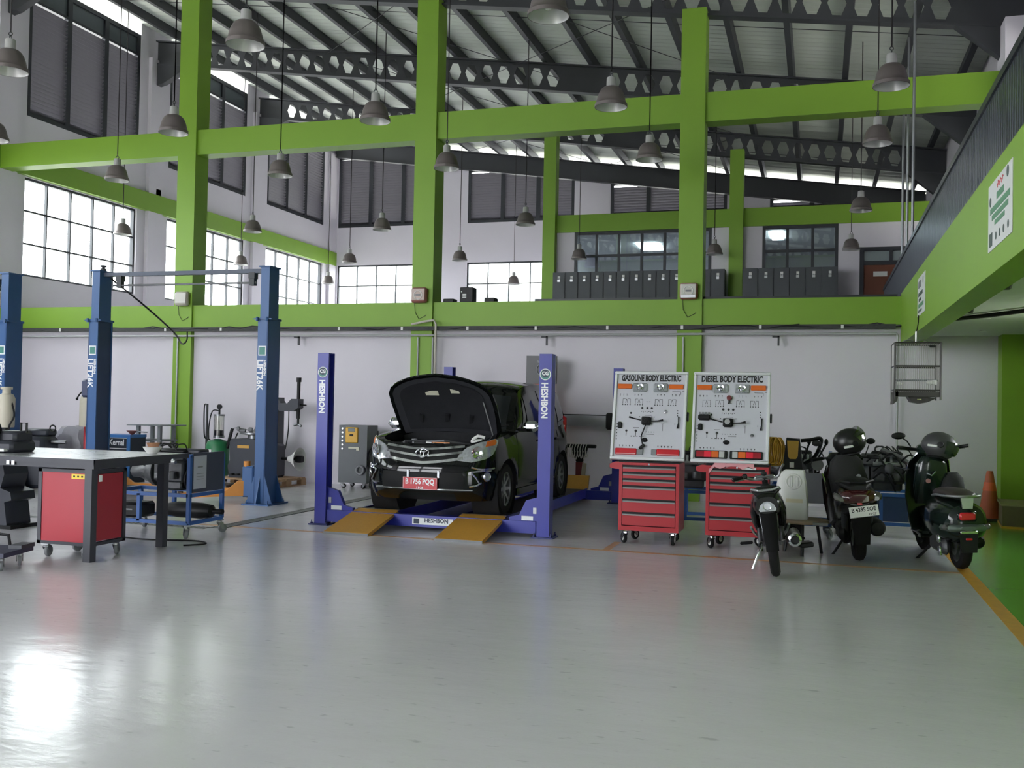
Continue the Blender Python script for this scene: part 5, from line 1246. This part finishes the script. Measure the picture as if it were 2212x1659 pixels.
# -- dark green retro scooter -----------------------------------------------
b3 = thing('motor_scooter', 'dark green retro scooter with brown seat and chrome rail at the right', 'scooter', (1.36, 10.6, .0), rot=(0, radians(-3), radians(9)), group='parked two wheelers')
bwheel(b3, 0, .245, .115, M('grey_scooter_rim', (130, 132, 134), .35, .7), 5); bwheel(b3, 1.32, .245, .105, BLACK, 5)
MB().loft([sec(-.27, 0, .5, .1, .1), sec(-.235, 0, .49, .17, .16), sec(-.12, 0, .47, .225, .2), sec(.12, 0, .46, .245, .22), sec(.4, 0, .47, .225, .22), sec(.62, 0, .46, .17, .21), sec(.74, 0, .42, .12, .15)], cap=True).build('rear_body', VES, b3)
MB().loft([sec(-.26, 0, .72, .06, .02), sec(-.18, 0, .735, .12, .04), sec(.1, 0, .74, .135, .05), sec(.4, 0, .73, .12, .045), sec(.6, 0, .70, .08, .035)]).build('seat', SEATM, b3)
MB().tube(catmull([(-.16, .3, .70), (-.17, .1, .725), (-.165, -.12, .73), (-.1, -.27, .735), (0, -.31, .735), (.1, -.27, .735), (.165, -.12, .73), (.17, .1, .725), (.16, .3, .70)], 4), .014, 8).build('grab_rail', ALU, b3)
MB().prism([(-.06, .735), (.06, .735), (.045, .62), (-.045, .62)], -.3, -.27, 'y').build('rail_bracket', ALU, b3, False)
MB().box((0, -.285, .545), (.15, .03, .075), ch=.02).build('tail_lamp', REDL, b3)
MB().box((0, -.27, .545), (.18, .03, .1), ch=.03).build('lamp_surround', VES, b3)
MB().loft([sec(-.3, 0, .43, .08, .02), sec(-.26, 0, .43, .18, .045), sec(-.15, 0, .43, .23, .055)]).build('rear_bumper', M('grey_green_metal', (110, 122, 116), .25, .6), b3)
for s in (-1, 1): MB().box((s*.19, -.23, .44), (.07, .06, .05), ch=.02).build('turn_signal', M('clear_turn_lens', (150, 150, 148)), b3)
MB().box((0, -.31, .395), (.16, .02, .03), ch=.006).build('plate_lamp', CHROME, b3)
MB().prism([(-.085, .38), (.085, .38), (.07, .2), (-.07, .2)], -.3, -.285, 'y').build('mudguard_flap', BKM, b3, False); MB().box((0, -.305, .33), (.06, .012, .02), ch=.004).build('reflector', REDL, b3)
MB().box((-.14, .18, .22), (.08, .5, .16), ch=.04).box((0, .3, .25), (.2, .3, .16), ch=.04).build('engine', CAST, b3)
MB().lathe([(0, -.1), (.05, -.09), (.07, -.04), (.07, .2), (.03, .26), (0, .26)], (.17, .05, .26), 'y', 16).build('muffler', BKM, b3)
MB().box((-.19, .0, .18), (.03, .06, .1), ch=.01).build('chrome_cover', CHROME, b3); MB().box((-.19, .02, .3), (.04, .07, .09), ch=.015).build('chrome_plate', CHROME, b3)
MB().tube([(-.12, .5, .2), (-.2, .58, .08), (-.27, .62, .0)], .014, 8).build('side_stand', BKM, b3)
MB().box((0, .86, .26), (.4, .46, .06), ch=.025).build('footboard', VES, b3)
rows = []
for z, hw, y in ((.2, .17, 1.04), (.35, .2, 1.1), (.62, .225, 1.11), (.86, .225, 1.06), (1.0, .2, 1.0), (1.1, .12, .96)):
    rows.append([(-hw + 2*hw*k/10, y + .09*(1 - (abs(k-5)/5)**2), z) for k in range(11)])
m = MB().grid(rows); m.grid([[(p[0], p[1] - .02, p[2]) for p in r] for r in rows]); m.build('leg_shield', VES, b3)
MB().tube([r[0] for r in rows] + [rows[-1][5]] + [r[-1] for r in rows][::-1], .012, 6).build('shield_trim', CHROME, b3)
MB().loft([secz(.55, 0, 1.0, .16, .06), secz(.75, 0, .97, .18, .1), secz(.98, 0, .93, .16, .1), secz(1.06, 0, .92, .1, .07)]).build('glove_box', VES, b3)
MB().lathe([(0, -.01), (.025, -.01), (.025, 0), (0, 0)], (-.05, .86, .8), 'y', 14).build('lock_badge', M('pinkish_badge', (170, 120, 120), .4), b3)
MB().tube([(-.06, .84, .88), (-.02, .82, .86), (.02, .82, .9)], .01, 8).build('bag_hook', CHROME, b3)
MB().loft([sec(.84, 0, 1.12, .08, .05), sec(.92, 0, 1.13, .14, .07), sec(1.05, 0, 1.13, .12, .07), sec(1.12, 0, 1.12, .06, .05)]).build('handlebar_cowl', VES, b3)
for s in (-1, 1):
    MB().tube([(s*.36, .80, 1.17), (s*.24, .87, 1.15), (s*.1, .95, 1.13)], [.02, .02, .016], 10).build('grip', BLACK, b3); MB().tube([(s*.34, .86, 1.14), (s*.18, .98, 1.13)], .006, 6).build('lever', ALU, b3)
MB().tube([(-.2, .92, 1.17), (-.24, .9, 1.23), (-.28, .89, 1.26)], .007, 6).ball((-.33, .88, 1.29), (.075, .02, .038)).build('mirror', BKM, b3)
MB().tube([(-.2, 1.02, .92), (-.3, 1.05, .93), (-.36, 1.05, .95)], .007, 6).ball((-.4, 1.05, .93), (.05, .02, .06)).build('mirror', STEEL_DK, b3)
MB().loft([sec(1.02, 0, .3, .06, .05), sec(1.12, 0, .44, .085, .06), sec(1.32, 0, .5, .09, .03), sec(1.5, 0, .42, .08, .05)]).build('front_mudguard', VES, b3)
MB().tube([(.0, 1.05, .9), (.03, 1.2, .5), (.06, 1.3, .25)], .03, 10).build('fork', STEEL_DK, b3)
MB().loft([secz(.55, .2, .95, .1, .1), secz(.7, .2, .92, .13, .13), secz(.82, .21, .93, .11, .11), secz(.88, .22, .93, .05, .06)]).build('hanging_bag', M('black_bag_fabric', (30, 31, 32), .8, bump=.2), b3)
helmet('helmet', 'matte dark grey round helmet hung over the green scooter handlebar', (1.24, 11.46, 1.17), (radians(6), radians(10), radians(75)), M('matte_grey_helmet', (62, 62, 64), .45), M('dark_visor', (40, 46, 46), .1, coat=.5), .155)

# ================================================================== EQUIPMENT ALONG THE WALL
# pallet with tyre changer
WOODP = M('pale_pallet_wood', (170, 140, 108), .8, var=.2, scale=4, stretch=(1, 6, 1))
pl = thing('pallet', 'worn wooden pallet under the tyre changer by the wall', 'pallet', (-9.45, 15.42, 0), -.12)
for k in range(7): MB().bx(-.62, .62, -.5 + k*.145, -.4 + k*.145, .118, .14).build('deck_board', WOODP, pl, False)
for x in (-.57, 0, .57):
    for y in (-.43, 0, .43): MB().bx(x - .05, x + .05, y - .07, y + .07, .02, .1).build('block', WOODP, pl, False)
    MB().bx(x - .05, x + .05, -.5, .5, .1, .118).build('stringer', WOODP, pl, False); MB().bx(x - .05, x + .05, -.5, .5, 0, .02).build('bottom_board', WOODP, pl, False)
TC = M('dark_slate_machine_paint', (54, 57, 66), .45, var=.1)
tc = thing('tyre_changer', 'dark slate tyre changer with swing column behind the blue lift post', 'tyre changer', (-9.5, 15.4, .14), -.05)
rings = [[(x + .0, y, z) for x, y in ((-.42+a, -.3), (.28, -.3), (.28, .3), (-.42+a, .3))] for z, a in ((0, .04), (.2, 0), (.3, .04), (.62, .03), (.68, .06))]
MB().loft(rings).build('cabinet', TC, tc, False)
MB().bx(-.22, .02, -.306, -.3, .52, .57).build('maker_label', M('amber_label', (196, 150, 70), .5), tc, False)
for x in (-.3, -.18): MB().box((x, -.33, .06), (.07, .1, .03), ch=.01).build('pedal', BLACK, tc)
tt = MB().lathe([(0, .68), (.1, .68), (.1, .74), (.24, .76), (.24, .79), (0, .79)], (-.1, 0, 0), 'z', 24).build('turntable', STEEL, tc)
for k in range(4):
    m = MB(); a = pi/2*k + .4; m.box((-.1 + .2*cos(a), .2*sin(a), .82), (.12, .06, .06), rot=(0, 0, a), ch=.012); m.box((-.1 + .27*cos(a), .27*sin(a), .85), (.05, .07, .07), rot=(0, 0, a), ch=.01); m.build('jaw', CAST, tc)
MB().bx(.12, .3, .14, .34, .0, 1.42).build('column', TC, tc, False); MB().bx(.135, .285, .134, .14, .82, 1.1).build('white_notice', WHITEP, tc, False); MB().bx(.15, .25, .133, .14, 1.1, 1.18).build('yellow_notice', M('yellow_warning_print', (226, 196, 62)), tc, False)
MB().prism([(.1, 1.22), (.3, 1.22), (.34, 1.18), (.62, 1.18), (.72, 1.24), (.72, 1.4), (.58, 1.4), (.5, 1.32), (.36, 1.32), (.3, 1.4), (.1, 1.4)], .12, .3, 'y').build('swing_arm', TC, tc, False)
MB().tube([(.68, .2, 1.05), (.68, .2, 1.72)], .032, 8).tube([(.68, .2, .95), (.68, .2, 1.1)], .02, 8).lathe([(0, 1.78), (.045, 1.78), (.045, 1.7), (0, 1.7)], (.68, .2, 0), 'z', 12).build('tool_shaft', BLACK, tc)
MB().tube([(.6, .2, .93), (.68, .2, .95), (.76, .18, .92)], .02, 8).build('mount_head', STEEL, tc); MB().tube([(.7, .2, 1.3), (.84, .2, 1.29)], .016, 6).build('lock_handle', BLACK, tc)
MB().tube(catmull([(.5, .18, 1.18), (.52, .15, .9), (.5, .15, .7), (.48, .12, .5)], 5), .01, 6).build('air_hose', BLACK, tc)
MB().lathe([(.0, -.05), (.05, -.05), (.06, 0), (.2, .17), (.205, .175), (.195, .17), (.05, .0)], (0, 0, 0), 'z', 20, frame_mx((.62, .1, .34), (0, 0, 1), (0, 1, 0)) @ Matrix.Rotation(pi, 4, 'X')).build('white_cone', WHITEP, tc)
MB().tube([(.3, .12, .34), (.78, .12, .34)], .025, 8).box((.78, .12, .34), (.12, .14, .12), ch=.02).build('bead_roller', BLACK, tc)
MB().box((.34, .0, .3), (.16, .5, .6), ch=.04).build('side_shield', TC, tc)
# green oil drainer
GRN = M('dark_green_tank_paint', (38, 118, 74), .4, var=.08)
od = thing('oil_drainer', 'green oil drainer tank with clear cylinder and tall pipe by the wall', 'oil drainer', (-10.48, 15.62, 0))
MB().lathe([(0, .1), (.19, .1), (.21, .14), (.21, .66), (.18, .74), (.06, .78), (0, .78)], n=24).build('tank', GRN, od)
MB().box((-.06, -.206, .57), (.14, .02, .05), ch=.004).box((-.08, -.206, .48), (.18, .02, .04), ch=.004).build('tank_label', WHITEP, od)
cy = MB().lathe([(.09, .84), (.09, 1.2)], (.02, 0, 0), 'z', 20).build('sight_cylinder', glass_mat('cloudy_cylinder', (.8, .8, .76), .15), od)
MB().lathe([(0, .8), (.1, .8), (.1, .845), (0, .845)], (.02, 0, 0), 'z', 20).build('cylinder_cap', STEEL, cy); MB().lathe([(0, 1.2), (.1, 1.2), (.1, 1.23), (0, 1.23)], (.02, 0, 0), 'z', 20).build('cylinder_cap', STEEL, cy); MB().lathe([(0, .845), (.086, .845), (.086, .94), (0, .94)], (.02, 0, 0), 'z', 18).build('dark_oil', BLACK, cy)
for k in range(3): MB().tube([(.02 + .1*cos(k*2.1), .1*sin(k*2.1), .82), (.02 + .1*cos(k*2.1), .1*sin(k*2.1), 1.22)], .006, 6).build('tie_rod', STEEL, cy)
MB().tube([(.02, 0, 1.23), (.02, 0, 1.33)], .018, 8).lathe([(0, -.02), (.045, -.02), (.045, .02), (0, .02)], (.02, 0, 1.37), 'y', 18).build('gauge', BLACK, od)
MB().tube([(-.24, 0, .1), (-.24, 0, 1.42)], .022, 10).build('tall_pipe', STEEL_DK, od); MB().tube(catmull([(-.24, 0, 1.4), (-.3, 0, 1.38), (-.3, 0, 1.0), (-.24, -.05, .8), (-.1, -.1, .77)], 5), .012, 6).tube(catmull([(.0, 0, 1.3), (-.12, -.02, 1.28), (-.17, -.04, 1.0), (-.14, -.08, .78)], 5), .011, 6).build('hose', BLACK, od)
MB().tube([(.2, 0, .62), (.3, 0, .98)], .03, 8).tube([(.28, 0, .6), (.4, .02, .9)], .012, 6).build('lance_holder', BLACK, od); MB().tube([(.3, 0, .98), (.42, -.02, 1.0), (.7, -.02, .95)], .008, 6).build('thin_lance', STEEL, od)
for a in (.5, 2.6, 4.7): caster(od, .17*cos(a), .17*sin(a) - .02, .1, .045, a, RUBBER)
# fluid changer cabinet with yellow control panel
at_ = thing('fluid_changer', 'grey upright fluid changing machine with a yellow control panel', 'machine', (-7.72, 15.75, 0))
ATG = M('slate_grey_cabinet', (86, 90, 94), .45, var=.06)
MB().bx(-.27, .27, -.2, .22, .1, 1.1).build('cabinet', ATG, at_, False); MB().prism([(-.24, .08), (.2, .08), (.26, .5), (.25, 1.0), (-.2, 1.0)], .22, .3, 'y').build('rear_hump', BLACK, at_, False)
yp = MB().box((-.02, -.21, .93), (.24, .03, .27), ch=.012).build('yellow_panel', M('signal_yellow_plastic', (208, 160, 36)), at_)
MB().box((-.02, -.227, 1.02), (.13, .01, .06), ch=.01).build('display', M('lcd_grey', (96, 104, 100), .3), yp); MB().box((-.02, -.227, .93), (.07, .01, .035), ch=.01).build('key', BLACK, yp)
for k in range(6): MB().lathe([(0, -.02), (.018, -.018), (.018, 0)], (-.2, -.2, 1.04 - k*.07), 'y', 10).build('gauge_knob', ALU, at_)
MB().box((.02, -.205, .71), (.2, .012, .03)).box((.1, -.207, .69), (.06, .012, .05)).build('label_strip', M('cream_label', (200, 198, 180)), at_, False)
m = MB()
for k in range(5): m.torus((.29, -.02, .5 + .01*k), .13 + .008*k, .014, 'x', 20, 6)
m.build('hose_coil', BLACK, at_); MB().torus((.16, -.23, .33), .07, .022, 'y', 18, 6).build('grey_hose_end', GREYP, at_); MB().tube(catmull([(.27, -.2, .4), (.36, -.22, .25), (.34, -.22, .05), (.42, -.2, .02)], 5), .012, 6).build('loose_hose', BLACK, at_)
for x in (-.22, .22):
    for y in (-.15, .18): caster(at_, x, y, .1, .04, x*6, RUBBER)
# grey trolley table by the left column
t = thing('trolley_table', 'grey steel two tier trolley table beside the left green column', 'table', (-11.6, 15.35, 0))
GT = M('grey_steel_table', (132, 136, 140), .45, .2, var=.06)
MB().prism([(-.42, -.3), (.3, -.3), (.42, .3), (-.24, .3)], 1.0, 1.02, 'z').build('top', GT, t, False); MB().bx(-.28, .28, -.24, .24, .72, .75).build('middle_shelf', GT, t, False)
for x in (-.24, .22):
    for y in (-.2, .2): MB().bx(x - .03, x + .03, y - .03, y + .03, 0, 1.0).build('leg', GT, t, False)
# blue tool chest
t = thing('tool_chest', 'black and blue tool chest with white lettering behind the workbench', 'tool chest', (-11.86, 14.75, 0))
MB().bx(-.32, .32, -.2, .22, 0, .8).build('body', M('black_chest_paint', (40, 46, 58), .4), t, False); MB().bx(-.33, .33, -.21, .23, .8, .85).build('blue_lid', M('bright_blue_paint', (56, 112, 176), .4), t, False); MB().bx(.26, .33, -.215, -.2, .1, .8).build('blue_corner', M('bright_blue_paint', (56, 112, 176)), t, False)
text_mesh(MB(), 'Kernal', .15, FRONT(.04, -.205, .71), .001, .004, .8).bx(-.31, .25, -.204, -.2, .785, .795).bx(-.31, .25, -.204, -.2, .6, .612).build('lettering', LETW, t, False)
MB().bx(-.3, -.2, -.205, -.2, .66, .75).build('chest_logo', GREYP, t, False)
for z in (.05, .22, .4): MB().bx(-.28, .24, -.212, -.2, z, z + .15).build('drawer', M('black_chest_paint', (40, 46, 58)), t, False)
t = thing('ladle_tray', 'small red funnel lying on the blue tool chest', 'funnel', (-11.62, 14.7, .85)); MB().lathe([(.09, .07), (.02, .02), (.015, 0), (.02, 0), (.1, .07)], n=16).build('bowl', M('faded_red_plastic', (150, 92, 84)), t); MB().tube([(.08, 0, .06), (.3, .02, .05)], .012, 6).build('handle', STEEL, t)
# oil drainers with cream tanks
CRM = M('cream_tank_plastic', (190, 184, 166), .45, var=.06)
def tank_drainer(loc, label, rz=0, cm=None):
    cm = cm or M('red_column_paint', (168, 44, 56), .4)
    t = thing('tank_drainer', label, 'oil drainer', loc, rz, group='drainers with cream tanks')
    MB().lathe([(0, 1.02), (.12, 1.02), (.125, 1.06), (.125, 1.46), (.1, 1.52), (.06, 1.54), (.06, 1.6), (0, 1.6)], n=20).build('tank', CRM, t); MB().lathe([(0, 1.6), (.085, 1.6), (.085, 1.64), (0, 1.64)], n=16).build('cap', CRM, t)
    MB().tube([(0, 0, .2), (0, 0, 1.02)], .05, 10).build('red_column', cm, t); MB().lathe([(0, .08), (.22, .08), (.24, .12), (.24, .3), (.2, .36), (0, .38)], n=24).build('base_tank', cm, t)
    MB().tube([(-.08, 0, 1.62), (-.15, -.02, 1.55), (-.2, -.02, 1.48)], .012, 6).ball((-.2, -.02, 1.47), .022).build('lever', BLACK, t); MB().tube(catmull([(.1, -.05, 1.4), (.16, -.1, 1.2), (.1, -.14, 1.0), (.12, -.1, .6)], 5), .014, 6).build('hose', BLACK, t)
    for a in (.5, 2.6, 4.7): caster(t, .18*cos(a), .18*sin(a), .08, .036, a, RUBBER)
    return t
tank_drainer((-11.52, 13.45, 0), 'cream tank oil drainer with red column behind the left blue post'); tank_drainer((-11.92, 12.15, 0), 'cream tank oil drainer at the left picture edge', .4, BLACK)
t = thing('drill_press', 'dark floor machine with stepped foot behind the left end of the bench', 'machine', (-8.9, 9.2, 0))
MB().prism([(-.2, 0), (.1, 0), (.1, .06), (.06, .3), (.16, .33), (.14, .42), (.0, .46), (.05, .62), (-.02, .95), (-.2, .95)], -.18, .18, 'y').build('body', TC, t, False); MB().bx(-.2, .18, -.2, .2, .0, .04).build('foot', BLACK, t, False); MB().box((-.05, -.1, 1.02), (.26, .2, .14), ch=.03).build('head', TC, t); MB().torus((.06, -.22, .98), .07, .01, 'y', 18, 6).build('hand_wheel', CHROME, t)
t = thing('wheel_balancer', 'dark wheel balancer machine low at the left picture edge', 'machine', (-12.45, 13.25, 0), .2)
MB().box((0, 0, .42), (.7, .5, .84), ch=.06).build('cabinet', TC, t); MB().box((.1, .1, .9), (.4, .3, .12), ch=.03).build('console', TC, t); MB().lathe([(0, .3), (.03, .3), (.03, .6), (0, .6)], (0, 0, .75), 'x', 12).build('shaft', STEEL, t); MB().torus((.42, -.1, .98), .05, .012, 'y', 14, 6).build('handle', BLACK, t)
t = thing('tyre', 'black tyre leaning behind the wrapped bundle left of the blue post', 'tyre', (-13.1, 14.5, .3), .1); MB().lathe([(.19, -.09), (.3, -.1), (.33, -.06), (.34, 0), (.33, .06), (.3, .1), (.19, .09)], (0, 0, .04), 'y', 30).build('casing', RUBBER, t)
# wrapped bundle
t = thing('wrapped_bundle', 'crumpled grey plastic wrapped bundle left of the blue lift post', 'bundle', (-12.3, 14.1, 0), .1)
rings = []
for i in range(9):
    z = .92 * i / 8; q = 1 - .35 * max(0, (z - .6) / .4) ** 2; rings.append([(.36*q*cos(2*pi*k/20)*(.86 + .3*random.random()), .28*q*sin(2*pi*k/20)*(.86 + .3*random.random()), z + .09*random.random()*(i > 0)) for k in range(20)])
MB().loft(rings).build('film', M('crumpled_grey_film', (150, 148, 158), .3, var=.2, scale=9, bump=.5, bscale=18), t, True, 25)
# wheel aligner behind the car
t = thing('wheel_aligner', 'red wheel alignment column with black logo board behind the blue post', 'wheel aligner', (-4.42, 15.95, 0))
MB().bx(-.16, .16, -.1, .1, 0, 1.87).build('column', M('aligner_red', (176, 62, 56), .4), t, False); MB().bx(-.26, .26, -.13, -.08, 1.87, 2.34).build('logo_board', M('charcoal_board', (52, 53, 56), .4), t, False)
MB().torus((.02, -.135, 2.11), .1, .012, 'y', 24, 6).box((.02, -.135, 2.11), (.05, .01, .05)).prism([(-.06, 2.22), (-.07, 2.27), (-.03, 2.245), (.02, 2.28), (.07, 2.245), (.11, 2.27), (.1, 2.22)], -.14, -.13, 'y').build('logo_print', GREYP, t); MB().lathe([(0, -.105), (.04, -.105), (.04, -.1), (0, -.1)], (.02, 0, 1.8), 'y', 14).build('white_mark', LETW, t)
# clamp stand and alignment beam right of the car
t = thing('clamp_stand', 'dark red stand with black crossbar and hanging white cables', 'stand', (-3.72, 15.75, 0))
MB().bx(-.055, .055, -.05, .05, .05, .6).bx(-.16, .16, -.14, .14, 0, .05).build('post', M('dark_red_stand', (104, 44, 48), .45), t, False)
MB().box((0, 0, .86), (.55, .07, .06), ch=.015).prism([(-.15, .88), (.15, .88), (.1, .7), (.05, .6), (-.05, .6), (-.1, .7)], -.03, .03, 'y').build('crossbar', BLACK, t)
m = MB()
for k in range(7): x = -.14 + k*.045; m.tube(catmull([(x, -.05, .9), (x - .02, -.08, .8), (x, -.07, .68 - .02*(k % 3)), (x + .03, -.06, .78)], 5), .008, 5)
m.build('white_cables', M('pale_cable', (190, 188, 186), .5), t); MB().box((.09, -.08, .48), (.07, .03, .22), rot=(0, .12, 0), ch=.01).build('remote', M('beige_remote', (170, 160, 140), .5), t)
t = thing('alignment_beam', 'silver horizontal wheel alignment beam against the white wall', 'beam', (-3.75, 16.05, 1.27)); MB().bx(-.5, .42, -.03, .03, -.09, .09).bx(-.5, .42, -.045, -.03, .02, .05).build('beam', ALU, t, False); MB().bx(-.5, .42, -.05, .0, .09, .105).build('dark_top', BLACK, t, False)
MB().box((.46, -.02, 0), (.12, .12, .28), ch=.03).build('camera_head', BLACK, t); MB().bx(-.05, .05, .03, .2, -.05, .05).build('wall_mount', STEEL_DK, t, False)

# ================================================================== RIGHT SIDE: CAGE, POSTERS, CONE, BOX
cg = thing('bird_cage', 'dark wire bird cage hanging below the green balcony beam', 'bird cage', (1.17, 13.4, 1.68))
CGM = M('dark_cage_wood', (48, 46, 44), .5, var=.1); w2 = .265; H = .71
m = MB()
for x in (-w2, w2):
    for y in (-w2, w2): m.tube([(x, y, 0), (x, y, H)], .012, 8)
for z in (.12, .42, H):
    m.tube([(-w2, -w2, z), (w2, -w2, z), (w2, w2, z), (-w2, w2, z)], .011, 6, close=True)
m.build('frame', CGM, cg)
m = MB()
for k in range(1, 24):
    u = -w2 + 2*w2*k/24
    for a, b in (((u, -w2), 0), ((u, w2), 0), ((-w2, u), 0), ((w2, u), 0)): m.tube([(a[0], a[1], .1), (a[0], a[1], H)], .0028, 4)
stuff(m.build('wires', M('pale_cage_wire', (150, 148, 144), .4, .4), cg))
m = MB()
for k in range(1, 12): u = -w2 + 2*w2*k/12; m.tube([(u, -w2, H), (u, w2, H)], .003, 4)
stuff(m.build('roof_wires', CGM, cg)); MB().bx(-w2, w2, -w2, w2, .04, .1).build('tray', CGM, cg, False)
MB().prism([(-.1, .04), (.12, .04), (.22, .02), (.12, -.03), (.04, -.045), (-.06, -.03)], -.2, .2, 'y').build('tray_foot', CGM, cg, False); MB().prism([(-w2, .12), (-w2 - .015, -.06), (-w2 + .03, -.02), (-w2 + .05, .1)], -w2, w2, 'y').build('cover_skirt', CGM, cg, False)
MB().tube([(-w2, 0, .25), (w2, 0, .25)], .012, 8).tube([(-.15, 0, .43), (.2, 0, .43)], .01, 8).build('perch', GREYP, cg); MB().box((-.2, -.1, .2), (.06, .06, .04), ch=.01).box((.2, -.1, .22), (.08, .06, .06), ch=.01).box((.14, -.16, .22), (.06, .05, .05), ch=.01).build('feed_cup', WHITEP, cg)
MB().bx(.13, .2, -w2 - .01, -w2 + .005, H - .06, H - .03).build('door_latch', BLACK, cg, False)
MB().tube(catmull([(-.2, 0, H), (-.1, 0, H + .05), (0, 0, H + .03), (.1, 0, H + .05), (.18, 0, H)], 5), .008, 6).tube([(0, 0, H), (0, 0, H + .16)], .012, 8).build('hook', ALU, cg); MB().lathe([(0, 0), (.025, 0), (.025, .012), (0, .012)], (.02, -w2 - .012, -.0), 'z', 10).build('foot_badge', M('olive_badge', (130, 140, 80), .5), cg)
pipe('hanging_cord', [(1.17, 13.4, 2.54), (1.18, 13.38, 2.58), (1.185, 13.3, 2.66), (1.185, 13.28, 2.74)], .007, BLACK, 'short black cord holding the bird cage to the green beam', 'cord')
POST = M('white_poster_vinyl', (214, 216, 214), .5, var=.03); PG = M('poster_green_print', (84, 140, 104), .5); PR = M('poster_red_print', (200, 70, 80), .5); PD = M('poster_dark_print', (62, 80, 74), .5)
def poster(y0, y1, z0, z1, label, big):
    t = thing('poster', label, 'poster', (1.2, (y0 + y1) / 2, z0), group='posters on the balcony beam'); L = y1 - y0; Hh = z1 - z0
    MB().bx(-.006, -.001, -L/2, L/2, 0, Hh).build('sheet', POST, t, False)
    def r(a0, a1, b0, b1, nm, mt): MB().bx(-.008, -.006, L/2 - a1*L, L/2 - a0*L, b0*Hh, b1*Hh).build(nm, mt, t, False)
    def disc(a, b, rr, mt): MB().lathe([(0, -.008), (rr, -.008), (rr, -.006)], (0, L/2 - a*L, b*Hh), 'x', 16).build('badge', mt, t)
    if big:
        m = MB()
        for k in range(9): m.bx(-.008, -.006, L/2 - (.4 + k*.03)*L - .018, L/2 - (.4 + k*.03)*L, (.84 + .03*(k % 3))*Hh, (.9 + .02*((k*2) % 3))*Hh)
        m.build('red_script', PR, t, False)
        r(.38, .68, .68, .78, 'headline_bar', PG); r(.1, .92, .54, .63, 'text_bar', PG); r(.18, .86, .43, .51, 'text_bar', PG); r(.3, .72, .33, .4, 'text_bar', PG)
        disc(.1, .74, .035, PD); disc(.83, .9, .04, PD)
        for a in (.36, .52, .68, .86): disc(a, .16, .028, PD)
        r(.06, .2, .06, .26, 'side_print', PD)
    else:
        r(.12, .5, .72, .9, 'text_bar', GREYP); disc(.75, .84, .04, GREYP); r(.12, .7, .5, .6, 'text_bar', PD); r(.2, .5, .36, .44, 'text_bar', PD); r(.15, .8, .2, .3, 'text_bar', PG); r(.1, .6, .08, .14, 'text_bar', PD)
poster(7.1, 8.05, 2.73, 3.22, 'white poster with green text bars and red script on the balcony beam', True); poster(12.63, 13.55, 2.74, 3.22, 'smaller looking grey and white poster farther along the balcony beam', False)
cn = thing('traffic_cone', 'faded orange traffic cone standing by the green column', 'traffic cone', (2.36, 15.55, 0), .2)
ORC = M('faded_orange_cone', (186, 92, 58), .55, var=.15, scale=4)
MB().lathe([(.03, .7), (.04, .7), (.05, .66), (.15, .04), (.16, .035), (.16, .03)], n=24).build('cone', ORC, cn); MB().bx(-.19, .19, -.19, .19, 0, .035, ch=.008).build('base', M('dark_cone_base', (60, 50, 48), .7), cn); MB().lathe([(.071, .54), (.092, .42), (.094, .42), (.073, .54)], n=24).build('band', M('bright_orange_band', (224, 100, 56), .45), cn)
t = thing('low_crate', 'olive brown low crate on the green lane at the right edge', 'crate', (2.6, 14.9, 0), -.1)
m = MB().bx(-.2, .22, -.42, -.4, .03, .3).bx(-.2, .22, .4, .42, .03, .3).bx(-.2, -.18, -.4, .4, .03, .3).bx(.2, .22, -.4, .4, .03, .3).bx(-.18, .2, -.4, .4, .03, .05); m.build('sides', M('olive_brown_board', (98, 88, 62), .6, var=.12), t, False); MB().bx(-.22, .24, -.44, .44, .3, .325).build('lid', M('light_olive_lid', (136, 130, 92), .6), t, False); MB().bx(-.21, .23, -.43, .43, 0, .03).build('skid', YEL, t, False)
pipe('ceiling_duct', [(1.5, 13.0, 2.66), (1.9, 12.3, 2.655), (2.5, 11.2, 2.66), (2.9, 10.5, 2.66)], .025, BLACK, 'black corrugated conduit across the white soffit under the balcony', 'cable')
for y, l in ((9.2, 'near'), (11.3, 'far')): pipe('beam_cable', [(1.47, y - .5, 2.62), (1.5, y - .2, 2.58), (1.47, y, 2.6), (1.5, y + .35, 2.64)], .016, BLACK, 'short black cable bent under the balcony beam, %s one' % l, 'cable', 'cables under the balcony beam')
for x, y in ((1.95, 13.2), (2.2, 15.2)): tag(MB().lathe([(.05, 0), (.05, -.008), (.035, -.01), (0, -.01)], (x, y, 2.69), 'z', 16).build('downlight', WHITEP), 'small round downlight in the white soffit, %s' % ('nearer the camera' if y < 14 else 'near the back wall'), 'lamp', 'downlights in the soffit')
# pale building seen through the far windows
t = thing('neighbour_building', 'pale building with dark window row outside the far windows', 'building', (-13, 52, -.2))
MB().bx(-14, 14, 0, 6, 0, 9).build('wall', M('pale_outside_wall', (222, 222, 216), .8), t, False)
for k in range(12): MB().bx(-12.6 + k*2.1, -11.2 + k*2.1, -.06, 0, 6.6, 8.0).build('window', M('outside_window_dark', (120, 128, 130), .2), t, False)
